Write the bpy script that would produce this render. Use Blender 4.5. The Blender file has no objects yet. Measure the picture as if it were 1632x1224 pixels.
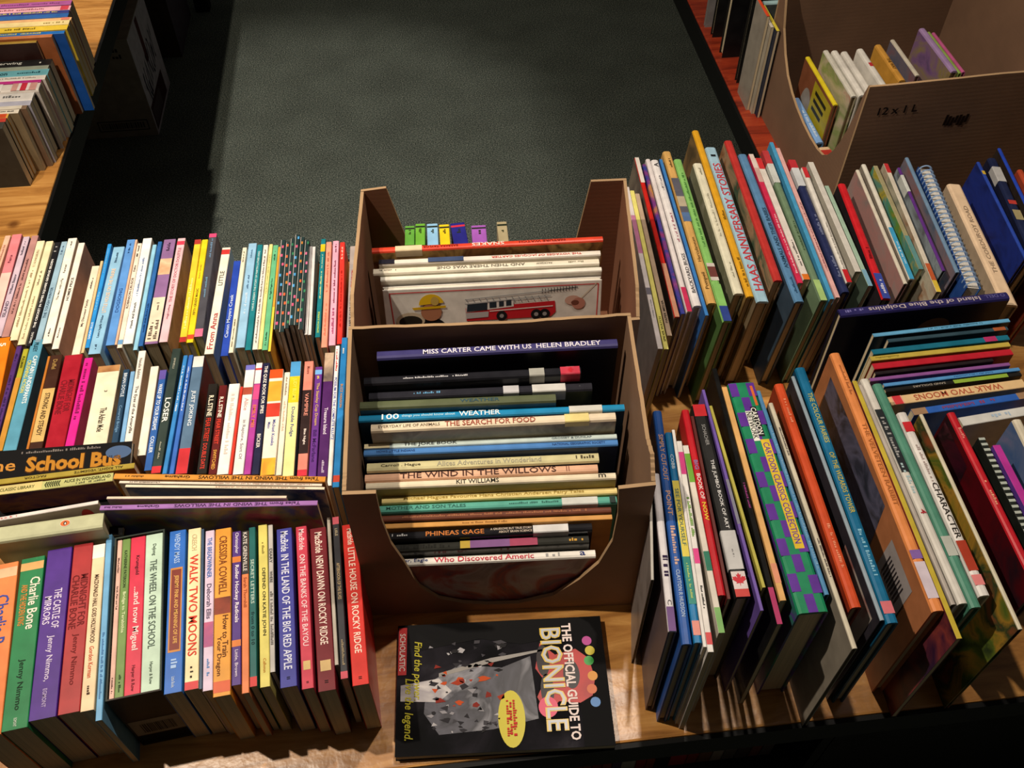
import bpy, bmesh, math, random
from mathutils import Vector, Matrix
from mathutils.geometry import tessellate_polygon
random.seed(7)
scene = bpy.context.scene
COL = scene.collection

# ------------------------------------------------------------------ camera
F, CX, CY = 1490.0, 816.0, 612.0           # focal length in pixels of the 1632 x 1224 frame
PITCH, YAW = math.radians(50), math.radians(6.5)
TZ = 0.62                                   # height of the table tops
HC = 1.11                                   # camera height above the table tops
CF = Vector((math.sin(YAW)*math.cos(PITCH), math.cos(YAW)*math.cos(PITCH), -math.sin(PITCH)))
CR = Vector((math.cos(YAW), -math.sin(YAW), 0))
CU = CR.cross(CF)
CAM = Vector((0, 0, TZ+HC))
cd = bpy.data.cameras.new('camera'); cam = bpy.data.objects.new('camera', cd); COL.objects.link(cam)
cd.sensor_width = 36; cd.lens = F*36/1632; cd.clip_start = .01
cam.matrix_world = Matrix(((CR.x, CU.x, -CF.x, 0), (CR.y, CU.y, -CF.y, 0), (CR.z, CU.z, -CF.z, CAM.z), (0, 0, 0, 1)))
scene.camera = cam

# ------------------------------------------------------------------ world, lamps, exposure
w = bpy.data.worlds.new('room_ambient'); scene.world = w; w.use_nodes = True
w.node_tree.nodes['Background'].inputs[0].default_value = (1, .9, .8, 1)
w.node_tree.nodes['Background'].inputs[1].default_value = .065
vs = scene.view_settings
vs.view_transform = 'Standard'; vs.look = 'None'; vs.gamma = 1; vs.use_curve_mapping = False
vs.exposure = 0.0
def spot(name, loc, target, watts, size, blend, rad, col):
    l = bpy.data.lights.new(name, 'SPOT'); l.energy = watts; l.spot_size = math.radians(size); l.spot_blend = blend
    l.shadow_soft_size = rad; l.color = col
    o = bpy.data.objects.new(name, l); COL.objects.link(o); o.location = loc
    o.rotation_euler = (Vector(target)-Vector(loc)).to_track_quat('-Z', 'Y').to_euler()
    return o
spot('ceiling_spot_table', (-.86, .84, TZ+2.05), (.10, .95, TZ), 135, 120, .6, .022, (1, .86, .69))
spot('ceiling_spot_aisle', (-.98, 2.15, TZ+2.0), (-.44, 2.36, 0), 130, 38, .5, .03, (1, .88, .76))  # cone edge stands in for an unmodelled person's shadow across the carpet
spot('added_spot_left', (-1.0, 1.15, TZ+2.0), (-.45, 1.12, TZ), 68, 44, .8, .022, (1, .86, .69))  # added accent light, unseen source, brightens the left rows
spot('added_spot_right', (.38, 1.12, TZ+2.1), (.24, .82, TZ), 84, 74, .8, .03, (1, .87, .73))  # added fill from an unseen source, evens out the dimmer right side

# ------------------------------------------------------------------ pixel -> place in the room (on a known height)
def un(x, y, z=0.):
    d = CR*((x-CX)/F) - CU*((y-CY)/F) + CF
    return CAM + d*((z-HC)/d.z)
def un_y(x, y, y0):                         # on the upright plane Y = y0; returns x and height over the table
    d = CR*((x-CX)/F) - CU*((y-CY)/F) + CF
    p = CAM + d*(y0/d.y)
    return p.x, p.z-TZ
CROPS = dict(L1a=(0, 820, 3.031), L1b=(300, 820, 3.029), L2a=(0, 530, 3.71), L2b=(280, 530, 3.71), L3a=(0, 350, 4.707), L3b=(290, 350, 4.707),
    L4=(0, 0, 3.6), B0=(540, 270, 3.138), B1=(540, 500, 3.138), B2=(540, 740, 3.138), R1=(980, 190, 3.709), R1b=(1280, 220, 4.08), R1c=(980, 440, 4.663),
    R3=(1080, 0, 2.957), RH=(1300, 440, 3.825), R2a=(1000, 560, 3.6), R2b=(1000, 860, 3.364), R2c=(1300, 640, 3.825), R2d=(1300, 880, 3.557), K=(120, 0, 4.08), P=(0, 0, 1))
def px(c, x, y):
    a, b, s = CROPS[c]; return a+x/s, b+y/s

# ------------------------------------------------------------------ materials
def lin(h):
    h = h.lstrip('#'); v = [int(h[i:i+2], 16)/255 for i in (0, 2, 4)]
    return tuple(c/12.92 if c <= .04045 else ((c+.055)/1.055)**2.4 for c in v)+(1,)
MC = {}
def newmat(n):
    m = bpy.data.materials.new(n); m.use_nodes = True
    t = m.node_tree; return m, t, t.nodes['Principled BSDF']
def N(t, typ, **kw):
    n = t.nodes.new(typ)
    for k, v in kw.items():
        if k.startswith('i_'): n.inputs[k[2:].replace('_', ' ')].default_value = v
        else: setattr(n, k, v)
    return n
def ramp(t, stops, interp='LINEAR'):
    r = t.nodes.new('ShaderNodeValToRGB'); r.color_ramp.interpolation = interp
    e = r.color_ramp.elements
    while len(e) < len(stops): e.new(.5)
    for k, (p, c) in enumerate(stops): e[k].position = p; e[k].color = c
    return r
def cov(h, rough=.36, wear=.08):
    k = ('cov', h, rough)
    if k in MC: return MC[k]
    m, t, b = newmat('print_'+h); c = lin(h)
    co = N(t, 'ShaderNodeTexCoord'); n = N(t, 'ShaderNodeTexNoise', i_Scale=45., i_Detail=3.)
    t.links.new(co.outputs['Object'], n.inputs['Vector'])
    d = tuple(max(0, x*(1-wear*2)) for x in c[:3])+(1,); l = tuple(min(1, x*(1+wear)+.004) for x in c[:3])+(1,)
    r = ramp(t, [(.3, d), (.7, l)]); t.links.new(n.outputs['Fac'], r.inputs[0]); t.links.new(r.outputs[0], b.inputs['Base Color'])
    b.inputs['Roughness'].default_value = rough; b.inputs['Specular IOR Level'].default_value = .22
    MC[k] = m; return m
def art(hs, scale=14., rough=.35, interp='LINEAR', spec=.2):
    k = ('art', tuple(hs), scale, interp, spec)
    if k in MC: return MC[k]
    m, t, b = newmat('cover_picture')
    co = N(t, 'ShaderNodeTexCoord'); n = N(t, 'ShaderNodeTexNoise', i_Scale=scale, i_Detail=4., i_Distortion=1.2)
    t.links.new(co.outputs['Object'], n.inputs['Vector'])
    q = len(hs); r = ramp(t, [(.3+.42*i/(q-1), lin(h)) for i, h in enumerate(hs)], interp)
    t.links.new(n.outputs['Fac'], r.inputs[0]); t.links.new(r.outputs[0], b.inputs['Base Color']); b.inputs['Roughness'].default_value = rough; b.inputs['Specular IOR Level'].default_value = spec
    MC[k] = m; return m
def flat(h, rough=.5):
    k = ('flat', h, rough)
    if k in MC: return MC[k]
    m, t, b = newmat('ink_'+h); b.inputs['Base Color'].default_value = lin(h); b.inputs['Roughness'].default_value = rough; b.inputs['Specular IOR Level'].default_value = .12
    MC[k] = m; return m
def pages_mat(h='d8c8a6'):
    k = ('pg', h)
    if k in MC: return MC[k]
    m, t, b = newmat('page_edges'); co = N(t, 'ShaderNodeTexCoord'); mp = N(t, 'ShaderNodeMapping'); mp.inputs['Scale'].default_value = (3, 1400, 3)
    n = N(t, 'ShaderNodeTexNoise', i_Scale=1., i_Detail=2.); c = lin(h)
    r = ramp(t, [(.3, tuple(x*.72 for x in c[:3])+(1,)), (.65, c)])
    t.links.new(co.outputs['Object'], mp.inputs[0]); t.links.new(mp.outputs[0], n.inputs['Vector']); t.links.new(n.outputs['Fac'], r.inputs[0])
    t.links.new(r.outputs[0], b.inputs['Base Color']); b.inputs['Roughness'].default_value = .9
    MC[k] = m; return m
def card_mat(h='8a6038', k2=''):
    k = ('card', h)
    if k in MC: return MC[k]
    m, t, b = newmat('corrugated_card'); co = N(t, 'ShaderNodeTexCoord'); c = lin(h)
    n = N(t, 'ShaderNodeTexNoise', i_Scale=9., i_Detail=6., i_Roughness=.6)
    wv = N(t, 'ShaderNodeTexWave', i_Scale=42., i_Distortion=.4); wv.bands_direction = 'Z'
    bp = N(t, 'ShaderNodeBump', i_Strength=.02, i_Distance=.002)
    r = ramp(t, [(.25, tuple(x*.78 for x in c[:3])+(1,)), (.75, tuple(min(1, x*1.12) for x in c[:3])+(1,))])
    for a in (n, wv): t.links.new(co.outputs['Object'], a.inputs['Vector'])
    t.links.new(n.outputs['Fac'], r.inputs[0]); t.links.new(r.outputs[0], b.inputs['Base Color'])
    t.links.new(wv.outputs['Fac'], bp.inputs['Height']); t.links.new(bp.outputs[0], b.inputs['Normal']); b.inputs['Roughness'].default_value = .8
    MC[k] = m; return m
def wood_mat(n, h1, h2, h3, rough=.32):
    m, t, b = newmat(n); co = N(t, 'ShaderNodeTexCoord'); mp = N(t, 'ShaderNodeMapping'); mp.inputs['Scale'].default_value = (2.2, 16, 4)
    nz = N(t, 'ShaderNodeTexNoise', i_Scale=2.4, i_Detail=7., i_Roughness=.62, i_Distortion=1.1)
    r = ramp(t, [(.28, lin(h1)), (.5, lin(h2)), (.72, lin(h3))])
    kn = N(t, 'ShaderNodeTexVoronoi', i_Scale=9.); kr = ramp(t, [(.05, (.18, .08, .03, 1)), (.13, (1, 1, 1, 1))])
    mx = N(t, 'ShaderNodeMixRGB', blend_type='MULTIPLY'); mx.inputs[0].default_value = .75
    bp = N(t, 'ShaderNodeBump', i_Strength=.25, i_Distance=.003); n2 = N(t, 'ShaderNodeTexNoise', i_Scale=60., i_Detail=3.)
    L = t.links.new
    L(co.outputs['Object'], mp.inputs[0]); L(mp.outputs[0], nz.inputs['Vector']); L(co.outputs['Object'], kn.inputs['Vector']); L(co.outputs['Object'], n2.inputs['Vector'])
    L(nz.outputs['Fac'], r.inputs[0]); L(kn.outputs['Distance'], kr.inputs[0]); L(r.outputs[0], mx.inputs[1]); L(kr.outputs[0], mx.inputs[2]); L(mx.outputs[0], b.inputs['Base Color'])
    L(n2.outputs['Fac'], bp.inputs['Height']); L(bp.outputs[0], b.inputs['Normal']); b.inputs['Roughness'].default_value = rough
    return m
WOOD = wood_mat('varnished_pine', '7c4f22', 'b27c3e', 'd6a25c')
RED = wood_mat('red_stained_wood', '5c1c10', '96331c', 'b04a26', .4)
BLACK = flat('121212', .5)
def carpet_mat():
    m, t, b = newmat('carpet_pile'); co = N(t, 'ShaderNodeTexCoord')
    n = N(t, 'ShaderNodeTexNoise', i_Scale=260., i_Detail=3.); n2 = N(t, 'ShaderNodeTexNoise', i_Scale=7., i_Detail=3.)
    r = ramp(t, [(.33, lin('2e3530')), (.52, lin('59625c')), (.72, lin('8e9286'))]); bp = N(t, 'ShaderNodeBump', i_Strength=.6, i_Distance=.004)
    r2 = ramp(t, [(.3, (.78, .78, .78, 1)), (.7, (1, 1, 1, 1))]); mx = N(t, 'ShaderNodeMixRGB', blend_type='MULTIPLY'); mx.inputs[0].default_value = 1
    L = t.links.new
    for a in (n, n2): L(co.outputs['Object'], a.inputs['Vector'])
    L(n.outputs['Fac'], r.inputs[0]); L(n2.outputs['Fac'], r2.inputs[0]); L(r.outputs[0], mx.inputs[1]); L(r2.outputs[0], mx.inputs[2]); L(mx.outputs[0], b.inputs['Base Color'])
    L(n.outputs['Fac'], bp.inputs['Height']); L(bp.outputs[0], b.inputs['Normal']); b.inputs['Roughness'].default_value = 1; b.inputs['Specular IOR Level'].default_value = .1
    return m

# ------------------------------------------------------------------ objects
def link(o, parent=None):
    COL.objects.link(o)
    if parent: o.parent = parent
    return o
def mesh(name, verts, faces, mats, idx=None, parent=None, smooth=False):
    me = bpy.data.meshes.new(name); me.from_pydata([tuple(v) for v in verts], [], faces)
    for m in (mats if isinstance(mats, (list, tuple)) else [mats]): me.materials.append(m)
    if idx: me.polygons.foreach_set('material_index', idx)
    if smooth: me.polygons.foreach_set('use_smooth', [True]*len(me.polygons))
    return link(bpy.data.objects.new(name, me), parent)
def empty(name, M):
    o = bpy.data.objects.new(name, None); o.empty_display_size = .02; COL.objects.link(o); o.matrix_world = M; return o
def tag(o, label, cat, group=None):
    o['label'] = label; o['category'] = cat
    if group: o['group'] = group
    return o
def boxgeo(x0, x1, y0, y1, z0, z1):
    v = [(x, y, z) for z in (z0, z1) for y in (y0, y1) for x in (x0, x1)]
    return v, [(0, 2, 3, 1), (4, 5, 7, 6), (0, 1, 5, 4), (2, 6, 7, 3), (0, 4, 6, 2), (1, 3, 7, 5)]
def box(name, x0, x1, y0, y1, z0, z1, mat, parent=None):
    v, f = boxgeo(x0, x1, y0, y1, z0, z1); return mesh(name, v, f, mat, None, parent)
def bevbox(name, x0, x1, y0, y1, z0, z1, mat, parent=None, b=.003):
    bm = bmesh.new(); v, f = boxgeo(x0, x1, y0, y1, z0, z1); vv = [bm.verts.new(p) for p in v]
    for q in f: bm.faces.new([vv[i] for i in q])
    bmesh.ops.bevel(bm, geom=bm.edges[:], offset=b, segments=2, affect='EDGES', profile=.6)
    me = bpy.data.meshes.new(name); bm.to_mesh(me); bm.free(); me.materials.append(mat)
    return link(bpy.data.objects.new(name, me), parent)
def ngon(name, pts, mat, parent):           # flat printed shape
    return mesh(name, pts, [tuple(range(len(pts)))], mat, None, parent)

# lettering: all strings are turned into flat meshes in one pass at the end
TEXTQ = []
def letter(body, M, wid, hei, mat, parent, name='lettering', bold=.012, asp=(.5, 1.5), shear=0.):
    TEXTQ.append((body, M, wid, hei, mat, parent, name, bold, asp, shear))
def flush_text():
    keys = {}
    for q in TEXTQ:
        k = (q[0], q[7], q[9])
        if k in keys: continue
        c = bpy.data.curves.new('t', 'FONT'); c.body = q[0]; c.resolution_u = 2; c.offset = q[7]; c.shear = q[9]
        keys[k] = link(bpy.data.objects.new('t', c))
    dg = bpy.context.evaluated_depsgraph_get(); dg.update(); raw = {}
    for k, o in keys.items():
        me = o.evaluated_get(dg).to_mesh()
        raw[k] = ([tuple(v.co) for v in me.vertices], [tuple(p.vertices) for p in me.polygons])
        o.evaluated_get(dg).to_mesh_clear()
    for o in keys.values():
        c = o.data; bpy.data.objects.remove(o); bpy.data.curves.remove(c)
    for body, M, wid, hei, mat, parent, name, bold, asp, sh in TEXTQ:
        v, f = raw[(body, bold, sh)]
        if not f: continue
        xs = [p[0] for p in v]; ys = [p[1] for p in v]
        x0, x1, y0, y1 = min(xs), max(xs), min(ys), max(ys)
        sy = hei/max(y1-y0, .3); sx = wid/max(x1-x0, .05)
        if sx > sy*asp[1]: sx = sy*asp[1]
        if sx < sy*asp[0]: sy = sx/asp[0]
        mesh(name, [M @ Vector(((p[0]-(x0+x1)/2)*sx, (p[1]-(y0+y1)/2)*sy, 0)) for p in v], f, mat, None, parent)
def dashes(parent, M, wid, hei, mat):       # print too small to read in the photograph
    v, f = [], []; x = -wid/2
    while x < wid/2-hei*.4:
        w_ = hei*random.uniform(.25, .6); h_ = hei*random.choice((.5, .5, .75, .9))
        if random.random() > .17:
            b = len(v); v += [M @ Vector(p) for p in ((x, -hei*.4, 0), (x+w_, -hei*.4, 0), (x+w_, -hei*.4+h_, 0), (x, -hei*.4+h_, 0))]; f.append((b, b+1, b+2, b+3))
        x += w_+hei*.2
    if f: mesh('small_print', v, f, mat, None, parent)

ORD = 'first second third fourth fifth sixth seventh eighth ninth tenth eleventh twelfth thirteenth fourteenth fifteenth sixteenth seventeenth eighteenth nineteenth'.split()
def ordn(n):
    if n <= 19: return ORD[n-1]
    if n % 10 == 0: return {20: 'twentieth', 30: 'thirtieth', 40: 'fortieth', 50: 'fiftieth'}[n]
    return {2: 'twenty', 3: 'thirty', 4: 'forty'}[n//10]+'-'+ORD[n % 10-1]

def book_mesh(root, L, t, W, kind, sm, dm, pg=None):
    """cover (U-shaped, spine on top) and page block, local X along the spine, Z up"""
    hard = kind != 'paperback'
    c = min(.0024 if hard else .0006, t*.2); e = .0035 if hard else .0004
    b = min(t*.32, .004) if hard else min(t*.12, .0007)
    h = t/2
    if hard: top = [(-h, W-b), (-h+b*.3, W-b*.3), (-h+b, W), (h-b, W), (h-b*.3, W-b*.3), (h, W-b)]
    else: top = [(-h, W-b), (-h+b, W), (h-b, W), (h, W-b)]
    out = [(-h, 0)]+top+[(h, 0)]
    inn = [(-h+c, 0)]+[(-h+c, W-max(c, b))]*(len(top)//2)+[(h-c, W-max(c, b))]*(len(top)//2)+[(h-c, 0)]
    n = len(out); v, f, ix = [], [], []
    for x in (-L/2, L/2): v += [(x, y, z) for y, z in out]+[(x, y, z) for y, z in inn]
    m = 2*n
    for i in range(n-1):
        f.append((i, i+m, i+1+m, i+1)); ix.append(1 if i in (0, n-2) else 0)
        if inn[i] != inn[i+1]: f.append((n+i, n+i+1, n+i+1+m, n+i+m)); ix.append(1)
        for o in (0, m):
            q = [o+i, o+i+1, o+n+i+1] + ([o+n+i] if inn[i] != inn[i+1] else [])
            f.append(tuple(q if o == 0 else q[::-1])); ix.append(1 if i in (0, n-2) else 0)
    for a in (0, n-1):
        q = (a, a+m, a+n+m, a+n); f.append(q if a else q[::-1]); ix.append(1)
    cvr = mesh('cover', v, f, [sm, dm], ix, root)
    box('page_block', -L/2+e, L/2-e, -h+c+.0001, h-c-.0001, e, W-max(c, b)-.0002, pg or pages_mat(), root)
    return cvr

def mk(x): return x if not isinstance(x, (str, tuple, list)) else (art(x) if not isinstance(x, str) else cov(x))
DIM = {}
def side_print(root, pts, h, k=1, face=-1, name='cover_print'):
    """flat printing on a cover: pts as (along the spine 0..1, depth below the spine 0..1)"""
    L, t, W, c = DIM[root.name]
    v = [((u-.5)*L, face*(t/2+.0002*k), W*(1-d)) for u, d in pts]
    if face > 0: v = v[::-1]
    return mesh(name, v, [tuple(range(len(v)))], mk(h), None, c)
def oval(cx, cy, rx, ry, n=20): return [(cx+rx*math.cos(i*math.tau/n), cy+ry*math.sin(i*math.tau/n)) for i in range(n)]
def spine_print(root, pts, h, k=1, name='spine_emblem'):
    L, t, W, c = DIM[root.name]
    return mesh(name, [((u-.5)*L, v_*t, W+.00035+.00005*k) for u, v_ in pts], [tuple(range(len(pts)))], mk(h), None, c)
LEAF = [(0, -.5), (.03, -.22), (.26, -.26), (.2, -.16), (.48, .06), (.4, .1), (.44, .26), (.28, .23), (.25, .3), (.1, .15), (.17, .42), (.08, .38), (0, .55)]
LEAF = LEAF+[(-x, y) for x, y in LEAF[1:-1][::-1]]
def leaf_print(root, u, v_, size, up):      # red maple leaf; up: direction of its tip along the spine
    L, t, W, c = DIM[root.name]
    spine_print(root, [(u+up*y*size/L, v_-up*x*size/t) for x, y in LEAF], 'c42434', 3, 'leaf_emblem')
def book(label, group, A, B, t, H, kind='paperback', spine='888888', side=None, T=(), Bd=(), lean=0., zb=0., pg=None, rough=None, nm=None, mesh_fn=None, Pt=()):
    """A, B: world ends of the spine's middle line (A where the lettering starts), H height of the spine over the table"""
    A = Vector(A); B = Vector(B); L = (B-A).length; X = (B-A).normalized(); ang = math.atan2(X.y, X.x)
    R = Matrix.Rotation(ang, 4, 'Z') @ Matrix.Rotation(lean, 4, 'X')
    W = (H-zb-t/2*abs(math.sin(lean)))/math.cos(lean)
    M = Matrix.Translation((A+B)/2-(R @ Vector((0, 0, W)))) @ R
    root = empty(nm or {'paperback': 'paperback_book', 'hardcover': 'hardcover_book', 'picture': 'picture_book'}[kind], M)
    if len(label.split()) > 16: print('LONG LABEL', label)
    tag(root, label, 'book' if (nm or '') != 'spiral_notebook' else 'notebook', group)
    sm = cov(spine, rough) if (rough and isinstance(spine, str)) else mk(spine)
    cvr = (mesh_fn or book_mesh)(root, L, t, W, kind, sm, mk(side) if side else sm, pg)
    for kb, bd in enumerate(Bd):
        zz = W+.00012+.00003*min(kb, 4)
        u0, u1, h = bd[:3]; d = bd[3] if len(bd) > 3 else 0.
        bw = t/2+.0002 if d else t/2*(.97 if kind == 'paperback' else .9)
        x0, x1 = (u0-.5)*L, (u1-.5)*L
        if d:
            v = [(x, y, z) for x in (x0, x1) for y, z in ((-bw, W-d), (-bw, W-.001), (-bw+.001, W+.0003), (bw-.001, W+.0003), (bw, W-.001), (bw, W-d))]
            mesh('spine_label', v, [(i, i+6, i+7, i+1) for i in range(5)], mk(h), None, cvr)
        else: mesh('spine_band', [(x0, -bw, zz), (x1, -bw, zz), (x1, bw, zz), (x0, bw, zz)], [(0, 1, 2, 3)], mk(h), None, cvr)
    for k_, (u0, u1, v0, v1, h) in enumerate(Pt):
        zz = W+.00022+.000004*k_; x0, x1 = (u0-.5)*L, (u1-.5)*L
        mesh('printed_patch', [(x0, v0*t, zz), (x1, v0*t, zz), (x1, v1*t, zz), (x0, v1*t, zz)], [(0, 1, 2, 3)], mk(h), None, cvr)
    for tx in T:
        s, u0, u1, h = tx[:4]; rel = tx[4] if len(tx) > 4 else .6; vv = tx[5] if len(tx) > 5 else 0.
        MM = Matrix.Translation((((u0+u1)/2-.5)*L, vv*t, W+.0004))
        if s == '~': dashes(cvr, MM, (u1-u0)*L, rel*t, flat(h))
        else: letter(s, MM, (u1-u0)*L, rel*t, flat(h), cvr, 'lettering')
    DIM[root.name] = (L, t, W, cvr)
    return root

def vrow(rows, H, group, where, fc, nc, rev=False, lean=0., gap=.0003, clip=None, side_of='left', clipn=99):
    """rows: books with spines running away from the camera; pixel corners of each spine"""
    out = []; prev = None; n = 0
    for r in rows:
        desc, kind, hexs, q, o = r[0], r[1], r[2], r[3], (r[4] if len(r) > 4 else {})
        n += 1; o = dict(o); h = o.pop('H', H); f_ = o.pop('fc', fc); n_ = o.pop('nc', nc)
        P = [un(*px(f_, q[0], q[2]), h), un(*px(f_, q[1], q[2]), h), un(*px(n_, q[3], q[5]), h), un(*px(n_, q[4], q[5]), h)]
        far = (P[0]+P[1])/2; near = (P[2]+P[3])/2; d = (far-near).normalized(); nr = Vector((d.y, -d.x, 0))
        t = max(.0032, .5*((P[1]-P[0]).dot(nr)+(P[3]-P[2]).dot(nr))-gap)
        c = o.pop('clip', clip)
        if c and n <= clipn and near.y < c: near = near+d*((c-near.y)/d.y)
        # keep clear of the book before it, at both ends
        if prev and not o.pop('free', False):
            pf, pn, pt, pnr = prev
            for it in range(3):
                for end in (0, 1):
                    p = (far, near)[end]; dd = (pf-pn).normalized(); k = (p.y-pn.y)/dd.y; ref = pn+dd*k
                    need = (pt+t)/2+gap - (p-ref).dot(pnr)
                    if need > 0:
                        if t > .006 and need < t*.4: t -= need*.5; s = need*.5
                        else: s = need
                        if end == 0: far = far+pnr*s
                        else: near = near+pnr*s
        o.pop('free', None)
        d = (far-near).normalized(); nr = Vector((d.y, -d.x, 0)); prev = (far, near, t, nr)
        A, B = (near, far) if o.pop('rev', rev) else (far, near)
        ln = o.pop('lean', lean)                     # positive: top tips towards +x
        sgn = 1 if (B-A).y < 0 else -1
        lab = o.pop('label', None) or f"{desc} {'book' if kind != 'paperback' else 'paperback'}, {ordn(n)} from {side_of} in {where}"
        out.append(book(lab, group, A, B, t, h, kind, hexs, lean=-ln*sgn if ln else 0., **o))
    return out

def hrow(rows, H, group, where, crop, inv=False, frm='back'):
    n = 0; prev = None; out = []
    for r in rows:
        desc, kind, hexs, q, o = r[0], r[1], r[2], r[3], (r[4] if len(r) > 4 else {})
        n += 1; o = dict(o); h = o.pop('H', H); cl = o.pop('cl', crop); cr = o.pop('cr', crop)
        P = [un(*px(cl, q[0], q[1]), h), un(*px(cl, q[0], q[2]), h), un(*px(cr, q[3], q[4]), h), un(*px(cr, q[3], q[5]), h)]
        a = (P[0]+P[1])/2; b = (P[2]+P[3])/2; d = (b-a).normalized(); nr = Vector((-d.y, d.x, 0))
        t = max(.0035, .5*((P[0]-P[1]).dot(nr)+(P[2]-P[3]).dot(nr))-.0003)
        if o.pop('thick', 0): t = r[4]['thick']
        if prev and not o.pop('free', False):        # stays in front of the book behind it
            pa, pb, pt = prev
            for end in (0, 1):
                p = (a, b)[end]; dd = (pb-pa).normalized(); k = (p.x-pa.x)/dd.x; ref = pa+dd*k
                need = p.y-(ref.y-(pt+t)/2/max(.5, dd.x)-.0006)
                if need > 0:
                    if end == 0: a = a-Vector((0, need, 0))
                    else: b = b-Vector((0, need, 0))
        o.pop('free', None)
        prev = (a, b, t)
        A, B = (b, a) if o.pop('inv', inv) else (a, b)
        lab = o.pop('label', None) or f"{desc} {'book' if kind != 'paperback' else 'paperback'}, {ordn(n)} from {frm} {where}"
        out.append(book(lab, group, A, B, t, h, kind, hexs, **o))
    return out

# ------------------------------------------------------------------ floor and tables
fl = box('floor', -4, 4, -1.5, 7, -.05, 0, carpet_mat()); fl['kind'] = 'structure'
WALL = cov('8c857a', .8)
for nm, q in (('wall_back', (-4, 4, 6.9, 7, 0, 2.9)), ('wall_front', (-4, 4, -1.5, -1.4, 0, 2.9)), ('wall_left', (-4, -3.9, -1.4, 6.9, 0, 2.9)), ('wall_right', (3.9, 4, -1.4, 6.9, 0, 2.9))):
    box(nm, *q, WALL)['kind'] = 'structure'
def table(label, x0, x1, y0, y1, mat, legs, shelf=None, edge=BLACK):
    r = empty('display_table', Matrix.Translation(((x0+x1)/2, (y0+y1)/2, 0))); tag(r, label, 'table')
    hx, hy = (x1-x0)/2, (y1-y0)/2
    bevbox('tabletop', -hx, hx, -hy, hy, TZ-.035, TZ, mat, r, .003)
    for nm, a in (('edge_band', (-hx-.006, hx+.006, -hy-.0062, -hy-.0002, TZ-.05, TZ-.002)), ('edge_band', (-hx-.006, hx+.006, hy+.0002, hy+.0062, TZ-.05, TZ-.002)),
                  ('edge_band', (-hx-.0062, -hx-.0002, -hy, hy, TZ-.05, TZ-.002)), ('edge_band', (hx+.0002, hx+.0062, -hy, hy, TZ-.05, TZ-.002))):
        box(nm, *a, edge, r)
    for lx, ly in legs: bevbox('leg', lx*hx-lx*.05-.025, lx*hx-lx*.05+.025, ly*hy-ly*.06-.025, ly*hy-ly*.06+.025, 0, TZ-.0352, edge, r)
    if shelf: bevbox('lower_shelf', shelf[0]-(x0+x1)/2, shelf[1]-(x0+x1)/2, -hy+.012, hy-.1, shelf[2]-.02, shelf[2], BLACK, r)
    return r
L4 = ((-1, -1), (1, -1), (-1, 1), (1, 1))
ft = table('long wooden table across the front carrying most of the book rows', -1.15, 1.15, .365, 1.235, WOOD, L4, (-.65, .46, .33))
box('side_panel', .475, .49, -.40, .30, .02, TZ-.0352, BLACK, ft)
box('side_panel', .492, 1.02, -.40, -.392, .02, TZ-.0352, BLACK, ft)
table('wooden table at upper left edge with books facing the aisle', -1.6, -.699, 1.249, 3.4, WOOD, ((-1, 1), (-1, -1), (1, 1)))
table('red stained table at upper right edge beside the carpet aisle', .652, 1.6, 1.249, 3.4, RED, ((-1, 1), (1, -1), (1, 1)))

# ------------------------------------------------------------------ boxes
def wall(name, P0, P1, outline, mats, parent, th=.0045):
    """card panel standing between two floor points; outline as (s along the panel 0..1, height)"""
    P0 = Vector(P0); P1 = Vector(P1); d = P1-P0; n = Vector((d.y, -d.x, 0)).normalized()*th   # n points outwards for counter-clockwise corners
    k = len(outline); v = []
    for off in (0, 1): v += [P0+d*s+Vector((0, 0, z))-n*(1-off) for s, z in outline]
    tri = tessellate_polygon([[Vector((q*1.0, z, 0)) for q, z in outline]])
    if (Vector((outline[tri[0][1]][0]-outline[tri[0][0]][0], outline[tri[0][1]][1]-outline[tri[0][0]][1], 0)).cross(Vector((outline[tri[0][2]][0]-outline[tri[0][0]][0], outline[tri[0][2]][1]-outline[tri[0][0]][1], 0)))).z < 0: tri = [t_[::-1] for t_ in tri]
    f = [tuple(i+k for i in t_) for t_ in tri]+[tuple(t_[::-1]) for t_ in tri]+[(i, (i+1) % k, k+(i+1) % k, k+i) for i in range(k)]
    return mesh(name, v, f, mats, [1]*len(tri)+[0]*len(tri)+[2]*k, parent)
CARD = card_mat('947256'); EDGE = card_mat('a98a66'); CARDIN = card_mat('886850'); WHITE = cov('cfcac4', .5)
def ragged(pts, n=10, a=.0012):
    o = []
    for (s0, z0), (s1, z1) in zip(pts, pts[1:]):
        for i in range(n): o.append((s0+(s1-s0)*i/n, z0+(z1-z0)*i/n+(random.uniform(-a, a) if i else 0)))
    return o+[pts[-1]]
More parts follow.
